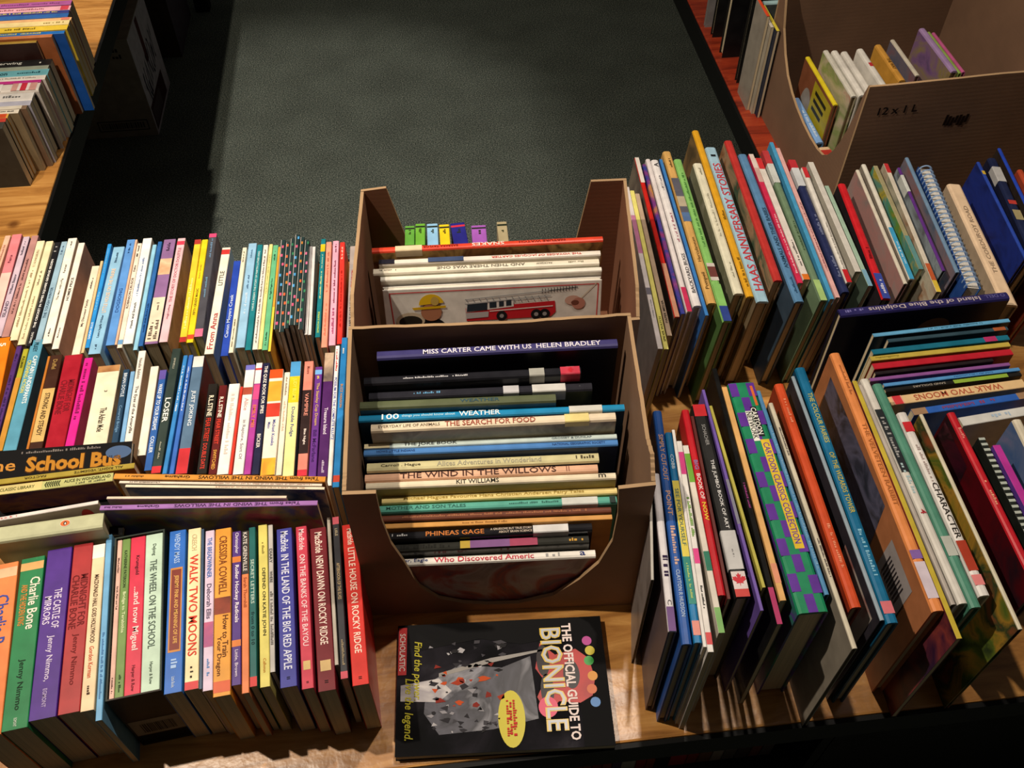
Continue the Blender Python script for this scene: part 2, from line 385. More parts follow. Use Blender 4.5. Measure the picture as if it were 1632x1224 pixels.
def carton(label, corners, tops, mats, zb=0.):
    """corners: front-left, front-right, back-right, back-left; tops: rim outline of each of the four walls"""
    c0 = sum((Vector((x, y, 0)) for x, y in corners), Vector())/4
    r = empty('cardboard_box', Matrix.Translation((c0.x, c0.y, TZ+zb))); tag(r, label, 'box')
    P = [Vector((x, y, 0))-c0 for x, y in corners]
    th = .0045
    # front and back walls keep their full width, the side walls sit between them
    for i, nm in enumerate(('front_wall', 'side_wall', 'back_wall', 'side_wall')):
        a, b = P[i], P[(i+1) % 4]
        if i in (1, 3): u = (b-a).normalized(); a = a+u*(th+.0006); b = b-u*(th+.0006)
        wall(nm, a, b, [(0, 0), (1, 0)]+tops[i][::-1], mats, r, th)
    ins = [p-p.normalized()*.0085 for p in P]
    v = [p+Vector((0, 0, z)) for z in (.0002, .004) for p in ins]
    mesh('box_floor', v, [(3, 2, 1, 0), (4, 5, 6, 7), (0, 1, 5, 4), (1, 2, 6, 5), (2, 3, 7, 6), (3, 0, 4, 7)], mats[0], None, r)
    return r
# box in the middle front, its near wall cut out in a wide curve
Z1 = .28
c1 = [un(550, 788, Z1), un(1042, 770, Z1), un(1001, 499, Z1), un(560, 520, Z1)]; c1 = [(p.x+dx_, p.y) for p, dx_ in zip(c1, (-.0035, .003, .003, -.0035))]
def front_pts(c, pts, y0):
    a, b = c[0], c[1]; o = []
    for x, y in pts:
        X, Z = un_y(*px('B2', x, y), y0); o.append(((X-a[0])/(b[0]-a[0]), Z))
    return o
fy = (c1[0][1]+c1[1][1])/2
cut = front_pts(c1, [(178, 142), (190, 205), (215, 315), (262, 430), (325, 515), (372, 590), (405, 637), (500, 690), (620, 706), (740, 706), (900, 690), (1070, 640), (1200, 552), (1295, 465), (1362, 350), (1388, 220), (1392, 90)], fy)
front_top = [(0, Z1)]+[(max(.02, s), min(z, Z1)) for s, z in cut]+[(1, Z1-.004)]
box1 = carton('brown cardboard box full of books, front of two, near wall cut away in curve', c1,
     [front_top, ragged([(0, Z1-.004), (.1, Z1+.012), (.22, Z1), (1, Z1)]), ragged([(0, Z1), (.5, Z1-.003), (1, Z1)]), ragged([(0, Z1), (.9, Z1), (1, Z1)])], [CARDIN, CARD, EDGE])
# box behind it, its far wall cut out, white outside
Z2 = .27
p = [un(575, 302, Z2), un(998, 284, Z2)]
fl_y = max(c1[3][1], c1[2][1])+.0035
c2 = [(c1[3][0]-.003, fl_y+.006), (un(1032, 524, Z2).x, fl_y-.004), (p[1].x, p[1].y), (p[0].x, p[0].y)]
box2 = carton('white cardboard box with brown inside, behind the front box, far wall cut away', c2,
     [[(0, Z2-.03), (1, Z2-.02)], ragged([(0, Z2-.02), (.15, Z2), (1, Z2)]), [(0, Z2), (.135, Z2), (.165, .19), (.2, .10), (.8, .10), (.84, .16), (.905, Z2+.004), (1, Z2)], ragged([(0, Z2), (.8, Z2), (1, Z2-.03)])], [card_mat('8a5a40'), WHITE, EDGE])
# big box on the red table with the curved opening in its aisle side
Z3 = .292
c3 = [(.70, 1.2185), (1.07, 1.238), (1.055, 1.64), (.69, 1.62)]
side = [((1.62-y)/.4015, z) for y, z in ((1.60, .25), (1.575, .195), (1.543, .16), (1.511, .135), (1.475, .12), (1.442, .111), (1.40, .104), (1.358, .101), (1.32, .102), (1.295, .107), (1.277, .12), (1.262, .14), (1.25, .165), (1.24, .195), (1.23, .235), (1.224, .275))]
box3 = carton('big brown cardboard box on the red table, curved opening in its aisle side', c3,
     [ragged([(0, Z3), (1, Z3)]), ragged([(0, Z3), (1, Z3+.02)]), ragged([(0, Z3+.03), (1, Z3+.05)]), [(0, Z3+.05), (.02, .29)]+side+[(1, Z3)]], [card_mat('7a5c46'), card_mat('7e604a'), EDGE])

# ------------------------------------------------------------------ books: left side, front row
W_ = 'f2eadc'
box_set = [un(*px('L1a', 550, 90), .135), un(*px('L1a', 800, 90), .135), un(*px('L1a', 500, 882), .135), un(*px('L1a', 787, 868), .135)]
row1 = [
 ('orange', 'paperback', 'e8854a', (-30, 92, 237, -125, -2, 1075), dict(T=[('Charlie Bone', .2, .62, '3a4a9a', .55)], Bd=[(.03, .09, 'd8b890')])),
 ('green glittering', 'paperback', '1d7a48', (100, 222, 208, -15, 125, 1042), dict(T=[('Charlie Bone', .13, .45, 'e8e0d0', .42, .2), ('AND THE HIDDEN KING', .17, .42, 'd8883c', .26, -.22), ('Jenny Nimmo', .62, .9, '10301c', .3), ('EGMONT', .94, .985, 'c8d8c8', .14)], Bd=[(.03, .08, 'd8a868')])),
 ('purple glittering', 'paperback', '4a2386', (230, 350, 165, 133, 268, 988), dict(T=[('THE CASTLE OF', .26, .5, 'd8cce8', .3, .12), ('MIRRORS', .3, .47, 'd8cce8', .28, -.25), ('Jenny Nimmo,', .54, .8, 'd0c4e0', .3), ('EGMONT', .84, .94, 'b8a8d0', .16)])),
 ('red glittering', 'paperback', 'a62a2c', (358, 450, 142, 277, 385, 960), dict(T=[('MIDNIGHT FOR', .2, .52, '6a1418', .36, .2), ('CHARLIE BONE', .2, .53, '6a1418', .36, -.22), ('Jenny Nimmo', .56, .85, '701a1c', .34)])),
 ('cream with red motif', 'paperback', 'e8cfa8', (450, 508, 145, 385, 455, 948), dict(T=[('MACDONALD HALL GOES HOLLYWOOD', .2, .62, '4a3020', .36), ('Gordon Korman', .64, .82, 'c85a3c', .36), ('~', .84, .92, '4a3020', .3)], Bd=[(0, .09, 'f0ece4')])),
 ('thin light blue', 'paperback', '6aa8d4', (513, 540, 98, 457, 495, 995), dict(T=[('~', .56, .9, '4a7cb0', .4)], side='6d9fbe')),
]
vrow(row1, .13, 'books in the front row left of the boxes', 'front row left of boxes', 'L1a', 'L1a')
# slipcase with four slim novels
def slipcase():
    far = (box_set[0]+box_set[1])/2; near = (box_set[2]+box_set[3])/2; d = (far-near).normalized(); L = (far-near).length
    X = near-far; ang = math.atan2(X.y, X.x); t = .5*((box_set[1]-box_set[0]).length+(box_set[3]-box_set[2]).length)*.93
    r = empty('slipcase', Matrix.Translation(((far.x+near.x)/2, (far.y+near.y)/2, TZ)) @ Matrix.Rotation(ang, 4, 'Z'))
    tag(r, 'worn dark green slipcase holding four slim novels in front row', 'slipcase')
    m = cov('1c2a22', .5); h = .1345; c = .0018
    box('side_panel', -L/2, L/2, -t/2, -t/2+c, 0, h, m, r); box('side_panel', -L/2, L/2, t/2-c, t/2, 0, h, m, r)
    box('end_panel', -L/2, -L/2+c, -t/2+c, t/2-c, .0, h, m, r)
    e = box('end_panel', L/2-c, L/2, -t/2+c, t/2-c, .0, h, cov('2a2018', .5), r)
    box('base_panel', -L/2+c, L/2-c, -t/2+c, t/2-c, 0, c, m, r)
    x = L/2+.0004
    mesh('barcode_label', [(x, -.026, .03), (x, .03, .03), (x, .03, .07), (x, -.026, .07)], [(0, 1, 2, 3)], cov('8a8478', .5), None, r)
    v, f = [], []; y = -.016
    while y < .02:
        w2 = random.choice((.0006, .001, .0016)); b = len(v)
        v += [(x+.0003, y, .036), (x+.0003, y+w2, .036), (x+.0003, y+w2, .06), (x+.0003, y, .06)]; f.append((b, b+1, b+2, b+3)); y += w2+random.choice((.0007, .0012))
    mesh('barcode_bars', v, f, flat('2a2420'), None, r)
    mesh('base_band', [(x, -t/2, .006), (x, t/2, .006), (x, t/2, .026), (x, -t/2, .026)], [(0, 1, 2, 3)], flat('101010'), None, r)
    names = [('pale pink', 'd9b0a0', .1, [('MacLachlan', .1, .25, '503028', .4), ('Sarah, Plain and Tall', .28, .5, '503028', .4), ('~', .88, .97, '503028', .3)]),
             ('olive green', '6c8c46', .17, [('KATHERINE PATERSON', .08, .33, '2c4020', .36), ('Bridge to Terabithia', .36, .62, 'dce6b8', .45), ('~', .87, .97, '2c4020', .3)]),
             ('crimson', 'd02848', .3, [('Krumgold', .13, .26, '501020', .3), ('...and now Miguel', .34, .74, 'f0d8d4', .52), ('Harper & Row', .83, .98, '701828', .28)]),
             ('mint', 'bcd6c2', .35, [('DeJong', .07, .15, '506050', .26), ('THE WHEEL ON THE SCHOOL', .18, .75, '4a5a50', .4), ('Harper & Row', .83, .96, '506050', .22)])]
    y = -t/2+c+.0004; tot = t-2*c-.0012; wsum = sum(q[2] for q in names)
    tr = Matrix.Rotation(ang, 4, 'Z'); mid = Vector(((far.x+near.x)/2, (far.y+near.y)/2, TZ))
    for nme, hx, wd, T in names:
        tt = tot*wd/wsum; yc = y+tt/2
        a = mid+tr @ Vector((-L/2+c+.001, yc, .1315)); b = mid+tr @ Vector((L/2-c-.001, yc, .1315))
        book(f'slim {nme} novel inside the dark slipcase in the front row', 'novels in the slipcase', a, b, tt-.0005, .1315, 'paperback', hx, T=T, zb=c+.0004); y += tt
slipcase()
row1b = [
 ('bright blue with brown plaque', 'paperback', '2268c4', (821, 898, 78, 789, 880, 862), dict(fc='L1a', nc='L1a', T=[('WENDY MASS', .02, .22, 'a8c4ec', .34), ('JEREMY FINK AND MEANING OF LIFE', .3, .72, 'e0b060', .3), ('~', .81, .86, 'a8c4ec', .4), ('Little Books', .91, .97, 'c0d4f0', .34)], Pt=[(.25, .77, -.36, .36, 'c88438'), (.262, .758, -.29, .29, '7a2a1c')])),
 ('cream with red lettering', 'paperback', 'eedfb0', (3, 60, 68, -22, 52, 845), dict(T=[('CREECH', .04, .15, 'c0b088', .4), ('WALK TWO MOONS', .18, .81, 'd0402c', .66), ('~', .87, .95, '3a3020', .3)], Bd=[(.955, 1, 'cc2c34')])),
 ('very thin patterned', 'paperback', '38506c', (62, 78, 70, 53, 66, 842), dict(side='2a3444')),
 ('pale lilac', 'paperback', 'd8c4dc', (83, 127, 78, 69, 118, 850), dict(T=[('THE BREADWINNER', .05, .32, '3c6cb4', .5), ('Deborah Ellis', .36, .58, '5a4a64', .5), ('~', .82, .92, '5a88c0', .3)], Bd=[(.6, .75, ('7a4c88', 'c05c80', '5c3c70'))])),
 ('orange illustrated', 'paperback', 'e09a34', (132, 207, 68, 118, 205, 876), dict(T=[('CRESSIDA COWELL', .05, .42, '7a3c14', .5), ('How to Train', .55, .79, '5a2c10', .34, .18), ('Your Dragon', .67, .89, '5a2c10', .34, -.2)], Bd=[(.44, .54, ('5a2418', '8c3c28', '302030')), (.92, .98, 'd0582c')])),
 ('purple with white lettering', 'paperback', '4c2c7e', (212, 255, 82, 209, 255, 823), dict(T=[('Christopher', .01, .16, 'e0d8e8', .5), ('Roller Hockey Radicals', .24, .62, 'f0e8f0', .55), ('Little, Brown', .79, .95, 'd8cce0', .4)], Bd=[(.18, .22, 'd87c34'), (.73, .77, 'd87c34')])),
 ('orange and black', 'paperback', 'e0804c', (259, 290, 80, 257, 295, 862), dict(T=[('KATE GRENVILLE', .01, .27, 'd8d0c8', .6), ('Sarah Thornhill', .31, .5, 'a0502c', .5)], Bd=[(0, .29, '2c2c2c')])),
 ('dark teal', 'paperback', '12605e', (291, 325, 62, 298, 332, 830), dict(T=[('SECRET LETTERS', .19, .54, 'b8d0c4', .5), ('from 0 to 10', .56, .76, '0c3034', .5)], Bd=[(.945, 1, 'c83030')])),
 ('pale yellow', 'paperback', 'd8cc6c', (338, 380, 50, 345, 397, 832), dict(T=[('~', .12, .2, '8c7c38', .3), ('DEPEND ON KATIE JOHN', .28, .72, '3a3418', .45), ('Calhoun', .84, .92, 'c08838', .3)], side='c8b860')),
 ('thin grey and white', 'paperback', 'b8b4b0', (385, 408, 50, 394, 420, 760), dict(T=[('DIARY', .16, .3, '3a3a3a', .6), ('WHERE', .34, .42, '3a3a3a', .6), ('~', .48, .84, '66625e', .7)], side='1c1c1e')),
 ('royal blue', 'paperback', '3a3c96', (425, 500, 68, 444, 526, 832), dict(T=[('MacBride', .02, .16, 'd8dcf0', .5), ('IN THE LAND OF THE BIG RED APPLE', .18, .9, 'd8dcf0', .5), ('II', .93, .97, '101430', .2)])),
 ('rose red', 'paperback', 'c63c52', (517, 572, 58, 549, 606, 840), dict(T=[('MacBride', .02, .16, 'f0ccd0', .5), ('ON THE BANKS OF THE BAYOU', .19, .76, 'f0ccd0', .5), ('II', .95, .98, '401018', .2)], Pt=[(.845, .895, -.3, .3, 'd8b878')])),
 ('dark maroon', 'paperback', '6e1420', (585, 665, 65, 627, 714, 850), dict(T=[('MacBride', .03, .17, 'e8d4c8', .45), ('NEW DAWN ON ROCKY RIDGE', .19, .74, 'e8d4c8', .45), ('II', .93, .97, '28080c', .2)], Pt=[(.83, .89, -.3, .3, 'd0b078')])),
 ('very thin white', 'paperback', 'b4aca0', (668, 686, 15, 704, 722, 726), {}),
 ('charcoal with pink ends', 'paperback', '34343a', (695, 726, 12, 735, 773, 792), dict(T=[('LISLE', .08, .13, 'c8b898', .4), ('AFTERNOON OF THE ELVES', .31, .54, 'c8b088', .5), ('~', .78, .93, '98886c', .4)], Bd=[(0, .05, 'd06070'), (.96, 1, 'c85060')])),
 ('bright red dotted', 'paperback', 'd23028', (743, 812, 48, 790, 876, 822), dict(T=[('MacBride', .03, .14, 'f8dccc', .4), ('LITTLE HOUSE ON ROCKY RIDGE', .16, .82, 'f8dccc', .44), ('II', .94, .98, '401008', .2)], label='bright red paperback with dotted edges, nearest the box in front left row')),
]
vrow(row1b, .13, 'books in the front row left of the boxes', 'front row right of the slipcase', 'L1b', 'L1b')

# ------------------------------------------------------------------ left side, middle row
row2 = [
 ('bright orange', 'paperback', 'e87c14', (-18, 72, 30, -150, -72, 690), dict(T=[('5', .04, .1, 'f8f0e0', .4), ('~', .3, .9, 'e0b020', .4)])),
 ('dark purple', 'paperback', '4c2c6c', (95, 132, 80, -75, -38, 700), dict(T=[('~', .08, .16, '2c1848', .5), ('~', .3, .8, '301c50', .5)])),
 ('lime and ochre', 'paperback', 'a4a02c', (136, 170, 97, -20, 12, 700), dict(T=[('PULLMAN', .08, .2, '3c3c10', .5)], Bd=[(.3, 1, 'c08834')])),
 ('teal blue', 'paperback', '5494ae', (185, 262, 42, 18, 92, 700), dict(T=[('PILKEY', .03, .12, '14303c', .35), ('CAPTAIN UNDERPANTS', .16, .6, 'e8f0f0', .34, .18), ('CRUSHING ACTION', .2, .5, 'e0d458', .3, -.2)], side='1e4a5e')),
 ('thin amber', 'paperback', 'b87028', (283, 297, 140, 152, 165, 700), {}),
 ('dark brown with gold panel', 'paperback', '3c2014', (298, 372, 133, 170, 245, 695), dict(T=[('Duffel', .05, .16, 'a08048', .35), ('STRONG AND STEADY', .42, .86, '3c2014', .4)], Bd=[(.37, .92, 'c8a868')])),
 ('red sparkling', 'paperback', 'a01c2c', (382, 490, 132, 262, 372, 695), dict(T=[('MIDNIGHT FOR', .28, .62, '701420', .34, .2), ('CHARLIE BONE', .28, .64, '701420', .34, -.2)], rough=.22)),
 ('magenta', 'paperback', 'd8208c', (500, 550, 150, 378, 432, 690), dict(T=[('~', .06, .7, '7c1050', .5)], side='b83c68')),
 ('thick cream with patterned end', 'paperback', 'e4dcc0', (580, 714, 195, 485, 622, 695), dict(T=[('3', .3, .34, '40382c', .13, .05), ('The Adrian Mole', .52, .8, '40382c', .28, .1)], Bd=[(0, .08, ('b06c38', 'd0a068', '7c4828'))], side=('c8b090', 'a88868', '607860'))),
 ('dark blue', 'paperback', '22405c', (730, 766, 218, 650, 690, 690), dict(T=[('BRIAN DOYLE', .05, .36, 'd0dce8', .55), ('Covered Bridge', .42, .85, '6c94b8', .55)])),
 ('thin light blue', 'paperback', '78a8d4', (772, 797, 230, 700, 728, 690), {}),
 ('white', 'paperback', 'e4e0d8', (815, 868, 108, 722, 768, 700), dict(T=[('Natalie Babbitt', .08, .3, '807870', .4), ('The Eyes of the Amaryllis', .36, .85, '4a4640', .5)], side='c0a888')),
 ('creamy white', 'paperback', 'e8e2d0', (888, 942, 200, 805, 850, 770), dict(side='b89888')),
 ('mid blue with white lettering', 'paperback', '2c5ca4', (946, 986, 222, 850, 895, 815), dict(T=[('WAKE UP TO YOUR DREAMS', .15, .62, 'e0ecf8', .55), ('COLLIER', .68, .84, 'e0ecf8', .5)], Bd=[(.0, .1, '5c4c9c')])),
 ('dark grey green, red ended,', 'paperback', '2e3c38', (1015, 1075, 95, 876, 944, 832), dict(T=[('SPINELLI', .04, .22, 'a8a898', .22), ('LOSER', .32, .72, 'f0f0e8', .6), ('~', .76, .9, 'a8a898', .2)], Bd=[(.95, 1, 'c82c34')])),
 ('thin sky blue', 'paperback', '3480c4', (1085, 1110, 135, 957, 985, 835), dict(T=[('~', .1, .5, 'd0e4f4', .4)])),
 ('thin cobalt', 'paperback', '3868bc', (76, 105, 133, -39, -14, 835), dict(fc='L2b', nc='L2b', T=[('~', .1, .5, 'd0dcf0', .4)])),
 ('slate blue, red ended,', 'paperback', '54708c', (112, 166, 140, -8, 72, 835), dict(fc='L2b', nc='L2b', T=[('JUST JOKING', .25, .68, 'd8e0e8', .45)], Bd=[(0, .1, 'd8d8d4'), (.8, 1, 'c02c34')], side=('202420', '6c2420', '3c4448'))),
]
vrow(row2, .13, 'books in the middle row left of the boxes', 'middle row left of boxes', 'L2a', 'L2a', clip=.752, clipn=13)
row2b = [
 ('black with red lettering', 'paperback', '1c1814', (195, 249, 303, 120, 184, 835), dict(T=[('R.L.STINE', .14, .38, 'e8e0c8', .5), ('FEAR STREET', .4, .66, 'c83424', .5), ('DOUBLE DATE', .68, .95, 'd03c30', .42)])),
 ('dark red', 'paperback', '5c1414', (258, 305, 312, 192, 240, 838), dict(T=[('R.L.STINE', .14, .38, 'f0e8d8', .5), ('FEAR STREET', .4, .68, 'd84030', .5), ('SWITCHED', .74, .95, 'e0a848', .42)])),
 ('plain white', 'paperback', 'f0ece6', (316, 380, 303, 242, 310, 838), dict(T=[('~', .1, .8, 'c8c0b8', .35)])),
 ('thin red', 'paperback', 'd03828', (383, 398, 320, 311, 329, 838), {}),
 ('white with violet end', 'paperback', 'ece8e4', (413, 468, 192, 332, 402, 838), dict(T=[('Alice', .32, .44, 'c8a0a0', .4), ('in Rapture, Sort Of', .48, .92, '8c8890', .4)], Bd=[(0, .05, '6c6cc0'), (.22, .29, 'a84c38')])),
 ('white, pink and purple', 'paperback', 'a83c98', (475, 516, 180, 404, 440, 838), dict(T=[('EMILY MEI', .4, .6, 'e08040', .5)], Bd=[(0, .2, 'ece8e4'), (.05, .07, 'c03838'), (.21, .35, 'd04c88')])),
 ('dark navy', 'paperback', '1e2040', (520, 555, 180, 444, 494, 838), dict(T=[('THE QUIZ BOOK FOR SPIES', .03, .48, 'f0ece4', .55), ('BICKER', .66, .78, 'e0dcd4', .5)])),
 ('white with flame-coloured ends', 'paperback', 'f0e4d4', (558, 637, 218, 498, 586, 843), dict(T=[('Michael Kusaka', .5, .74, '5060a8', .22, .15), ('Mato', .52, .58, '5060a8', .2, -.2)], Bd=[(0, .09, 'd8501c'), (.12, .32, 'd8a838'), (.34, .47, 'c83c2c'), (.85, 1, ('d8601c', 'f0b838', 'c8302c'))])),
 ('slim cream', 'paperback', 'ece4d0', (645, 676, 235, 590, 626, 843), dict(T=[('~', .05, .25, '9c8c78', .4), ('~', .3, .6, 'd0b8a0', .4)])),
 ('pale yellow with blue end', 'paperback', 'ece49c', (680, 742, 172, 630, 698, 848), dict(T=[('JUDY BLUME', .16, .36, 'e0e060', .45), ('Double Fudge', .42, .68, '3c5088', .4)], Bd=[(0, .14, '4c98d0'), (.14, .38, 'e0c820')], side='38485c')),
 ('salmon pink with black plaque', 'paperback', 'e08878', (763, 815, 170, 715, 776, 848), dict(T=[('Moore', .05, .12, '8c4c40', .35), ('VAMPIRE', .3, .5, 'd88c7c', .4), ('Bite Night', .58, .78, 'f0e4dc', .32)], Bd=[(.27, .82, '2c1c1c'), (.95, 1, 'c83040')])),
 ('violet with gold lettering', 'paperback', '66348c', (826, 868, 203, 784, 830, 850), dict(T=[('#6', .09, .12, 'f0d060', .4), ('The Stanley Cup Dream', .16, .56, 'd0b060', .5), ('Bill McFarlane', .6, .88, '3c1c5c', .5)], Bd=[(.03, .075, '70a8e0')])),
 ('deep purple with portrait end', 'paperback', '4c2060', (880, 940, 120, 838, 895, 853), dict(T=[('Treasure Island', .47, .68, 'e0d4e8', .36), ('~', .88, .98, 'c0b0cc', .3)], Bd=[(0, .25, ('3c2820', 'c0a890', '302c38'))])),
 ('white with blue lettering', 'paperback', 'ecece8', (945, 970, 78, 890, 918, 905), dict(T=[('POSSUM FOR THE COMPLETE KLUTZ', .25, .7, '3c50b0', .6), ('~', .03, .2, 'c83c3c', .5)])),
 ('bright blue', 'paperback', '2c88d0', (978, 1020, 30, 930, 964, 914), dict(T=[('~', .08, .12, 'e8e8e0', .5), ('BUZZ HANSON', .34, .5, 'e0a048', .4)], Bd=[(.93, .97, 'd04c38')], label='bright blue paperback nearest the box wall in middle left row')),
]
vrow(row2b, .13, 'books in the middle row left of the boxes', 'middle row right of slate book', 'L2b', 'L2b')

# ------------------------------------------------------------------ left side, back row
row3 = [
 ('peach', 'paperback', 'e4b49c', (38, 80, 120, -215, -168, 880), dict(T=[('~', .3, .9, 'b07c68', .4)])),
 ('rose pink', 'paperback', 'dc8088', (90, 165, 110, -122, -46, 880), dict(T=[('Pearce', .7, .78, '6c2838', .3)], Bd=[(0, .6, 'e8c0b4')])),
 ('lilac', 'paperback', 'c8b4c4', (176, 222, 128, -72, -18, 880), dict(T=[('ISLAND', .15, .36, '4c4458', .5), ('William Sleator', .4, .6, '4c4458', .4), ('~', .8, .95, '4c4458', .35)], side='6c4868')),
 ('dusty rose', 'paperback', 'b48480', (236, 290, 120, 8, 64, 880), dict(T=[('~', .2, .75, '5c3838', .3)], side='94686c')),
 ('ivory', 'paperback', 'ece0bc', (275, 338, 160, 68, 126, 905), dict(T=[('~', .12, .7, 'a08c6c', .3), ('E L KONIGSBURG', .72, .9, 'b09c7c', .3)])),
 ('light ivory', 'paperback', 'e8dcb4', (345, 401, 162, 130, 186, 938), dict(T=[('~', .05, .45, 'a89878', .3), ('~', .55, .7, '80705c', .3)])),
 ('black with white lettering', 'paperback', '1c1c20', (410, 456, 170, 195, 245, 948), dict(T=[('YEARLING', .02, .12, 'c8c8c4', .35), ('THE CRICKET IN TIMES SQUARE GEORGE SELDEN', .16, .82, 'f0f0ec', .42), ('~', .9, .98, 'c8c8c4', .4)])),
 ('greyish blue', 'paperback', '94b4c8', (462, 505, 165, 258, 308, 918), dict(T=[('THE TOUGH WINTER', .22, .52, '3c5870', .45), ('~', .85, .96, '48607c', .4)])),
 ('white with rounded logo', 'paperback', 'ece8dc', (508, 576, 140, 310, 386, 930), dict(T=[('~', .06, .14, '4c4840', .2), ('The Man with a Pig', .36, .62, '6c6458', .28), ('Farmer', .64, .74, '5c544c', .24), ('~', .9, .97, '5c544c', .2)], side='cbb9a0')),
 ('white with tan cover,', 'paperback', 'ece4d8', (590, 634, 175, 383, 440, 970), dict(T=[('McCloskey', .08, .2, '403830', .3), ('HOMER PRICE', .42, .66, '28201c', .4)], side='a87c68')),
 ('short cream', 'paperback', 'ecdcc4', (690, 745, 348, 535, 596, 1012), dict(T=[('My Dinosaur Family', .26, .64, '58504c', .4), ('~', .72, .86, '58504c', .25)])),
 ('thin straw-coloured', 'paperback', 'd8bc8c', (752, 772, 310, 606, 628, 1000), {}),
 ('vivid blue', 'paperback', '2c90dc', (802, 843, 183, 628, 662, 962), dict(T=[('SARAH ELLIS', .02, .28, 'd8ecf8', .5), ('Out of the Blue', .31, .54, '80c8f4', .5), ('~', .7, .95, '80bcec', .3)])),
 ('pale blue', 'paperback', '8cbcdc', (850, 937, 205, 654, 748, 1008), dict(T=[('~', .04, .08, '28405c', .2), ('Laura Ingalls Wilder', .14, .34, '34506c', .26), ('LITTLE HOUSE ON THE PRAIRIE', .36, .78, 'e8c8a8', .34), ('~', .84, .95, '34506c', .22)])),
 ('cornflower blue', 'paperback', '5c94d8', (955, 1014, 150, 790, 858, 942), dict(T=[('DOGSONG', .28, .52, '2c5090', .4), ('~', .86, .96, '20406c', .25)])),
 ('very thin peach', 'paperback', 'e0b498', (1015, 1029, 150, 860, 872, 938), {}),
 ('off-white', 'paperback', 'e8dccc', (1031, 1063, 178, 874, 916, 962), dict(T=[('ROBINSON CRUSOE', .34, .66, '5c4438', .5), ('Defoe', .7, .78, '403430', .4), ('~', .86, .98, '302820', .4)], Bd=[(.03, .07, '6ca0d0')])),
 ('white with black lettering', 'paperback', 'eeeeec', (1072, 1142, 140, 920, 992, 932), dict(T=[('Hawk and Stretch', .12, .38, '20202c', .26), ('~', .42, .8, '6c84b0', .24)], side='b8b0a4')),
 ('pale sky blue', 'paperback', '90c8e4', (1145, 1175, 188, 996, 1030, 978), {}),
 ('deep blue', 'paperback', '2c64a8', (1186, 1216, 165, 1036, 1072, 948), dict(T=[('~', .12, .4, '183c70', .4)])),
 ('mauve with cream panel', 'paperback', '8c6898', (1230, 1320, 148, 1084, 1180, 932), dict(T=[('~', .04, .22, '4c4038', .3, .2), ('~', .04, .22, '4c4038', .3, -.2), ('~', .3, .38, '4c4038', .24), ('~', .88, .97, '3c2c44', .3)], Bd=[(.02, .42, 'e4d4bc'), (.64, .8, ('b06c40', 'e4c4a0', '6c4838'))], side='2c2024')),
 ('shell pink', 'paperback', 'e4bcc4', (1335, 1391, 140, 1190, 1256, 918), dict(T=[('THE STORY OF DOCTOR DOLITTLE', .36, .9, 'b06070', .36), ('Hugh Lofting', .2, .34, 'a05c68', .3)], Bd=[(.93, .97, 'd04058')], side=('7c5c4c', 'a08070', '50403c'))),
 ('golden yellow', 'paperback', 'ecc838', (96, 145, 150, -22, 30, 918), dict(fc='L3b', nc='L3b', T=[('~', .12, .6, 'f4e890', .4)], Bd=[(0, .045, 'b03030'), (.95, 1, 'b03c34')])),
 ('bright yellow', 'paperback', 'f0d024', (150, 196, 150, 33, 82, 922), dict(fc='L3b', nc='L3b', T=[('FIFTH GRADE MAGIC', .25, .5, '6c5c28', .4), ('Beatrice Gormley', .54, .8, 'b09038', .3)], Bd=[(.03, .07, 'd84c30')])),
 ('charcoal with pink ends', 'paperback', '4c4c54', (204, 264, 105, 92, 152, 878), dict(fc='L3b', nc='L3b', T=[('~', .35, .55, '7098b4', .3), ('~', .75, .95, '6c8cac', .3)], Bd=[(0, .07, 'd87498'), (.96, 1, 'd84c7c')], side=('504850', '786c78', '3c3438'))),
]
vrow(row3, .13, 'books in the back row left of the boxes', 'back row left of boxes', 'L3a', 'L3a', rev=True)
row3b = [
 ('cream with red script', 'paperback', 'ece8d8', (302, 365, 210, 165, 236, 1008), dict(T=[('From Anna', .04, .36, 'a83438', .62), ('LITTLE', .62, .76, '5c5c54', .5)], Bd=[(.93, .98, 'c83838')], side='7c98b0')),
 ('ultramarine', 'paperback', '2848b0', (390, 440, 310, 286, 346, 1022), dict(T=[('Canon Moyers Creek', .06, .74, 'c8d8f0', .6)])),
 ('slim cream', 'paperback', 'ece4cc', (450, 487, 210, 348, 384, 998), dict(T=[('~', .05, .3, '706450', .3), ('~', .85, .96, '706450', .3)])),
 ('light blue', 'paperback', '94c0e0', (500, 563, 178, 402, 468, 960), dict(T=[('~', .3, .5, 'c8dcec', .3), ('~', .54, .68, '4c7090', .25), ('~', .85, .95, '5c84a4', .22)])),
 ('teal', 'paperback', '1c7c88', (566, 606, 188, 472, 516, 978), dict(T=[('I HAVE A DREAM: THE STORY OF MARTIN LUTHER KING', .35, .93, 'c8e4e4', .38)])),
 ('white speckled', 'paperback', 'e8e4dc', (610, 649, 190, 528, 566, 974), dict(T=[('~', .05, .95, '786c68', .4)])),
 ('lemon', 'paperback', 'ece090', (656, 681, 185, 569, 600, 972), dict(T=[('~', .5, .9, 'a89c58', .3)])),
 ('jade green', 'paperback', '68b888', (683, 725, 192, 601, 641, 978), dict(T=[('Mrs Piggle-Wiggles Farm', .38, .74, '1c4838', .36), ('~', .84, .94, '1c4838', .3), ('~', .04, .16, '1c4838', .3)])),
 ('thin yellow and orange', 'paperback', 'e0a038', (725, 738, 205, 643, 668, 988), dict(Bd=[(0, .4, 'e8d048')])),
]
vrow(row3b, .13, 'books in the back row left of the boxes', 'back row after the charcoal one', 'L3b', 'L3b', rev=True)
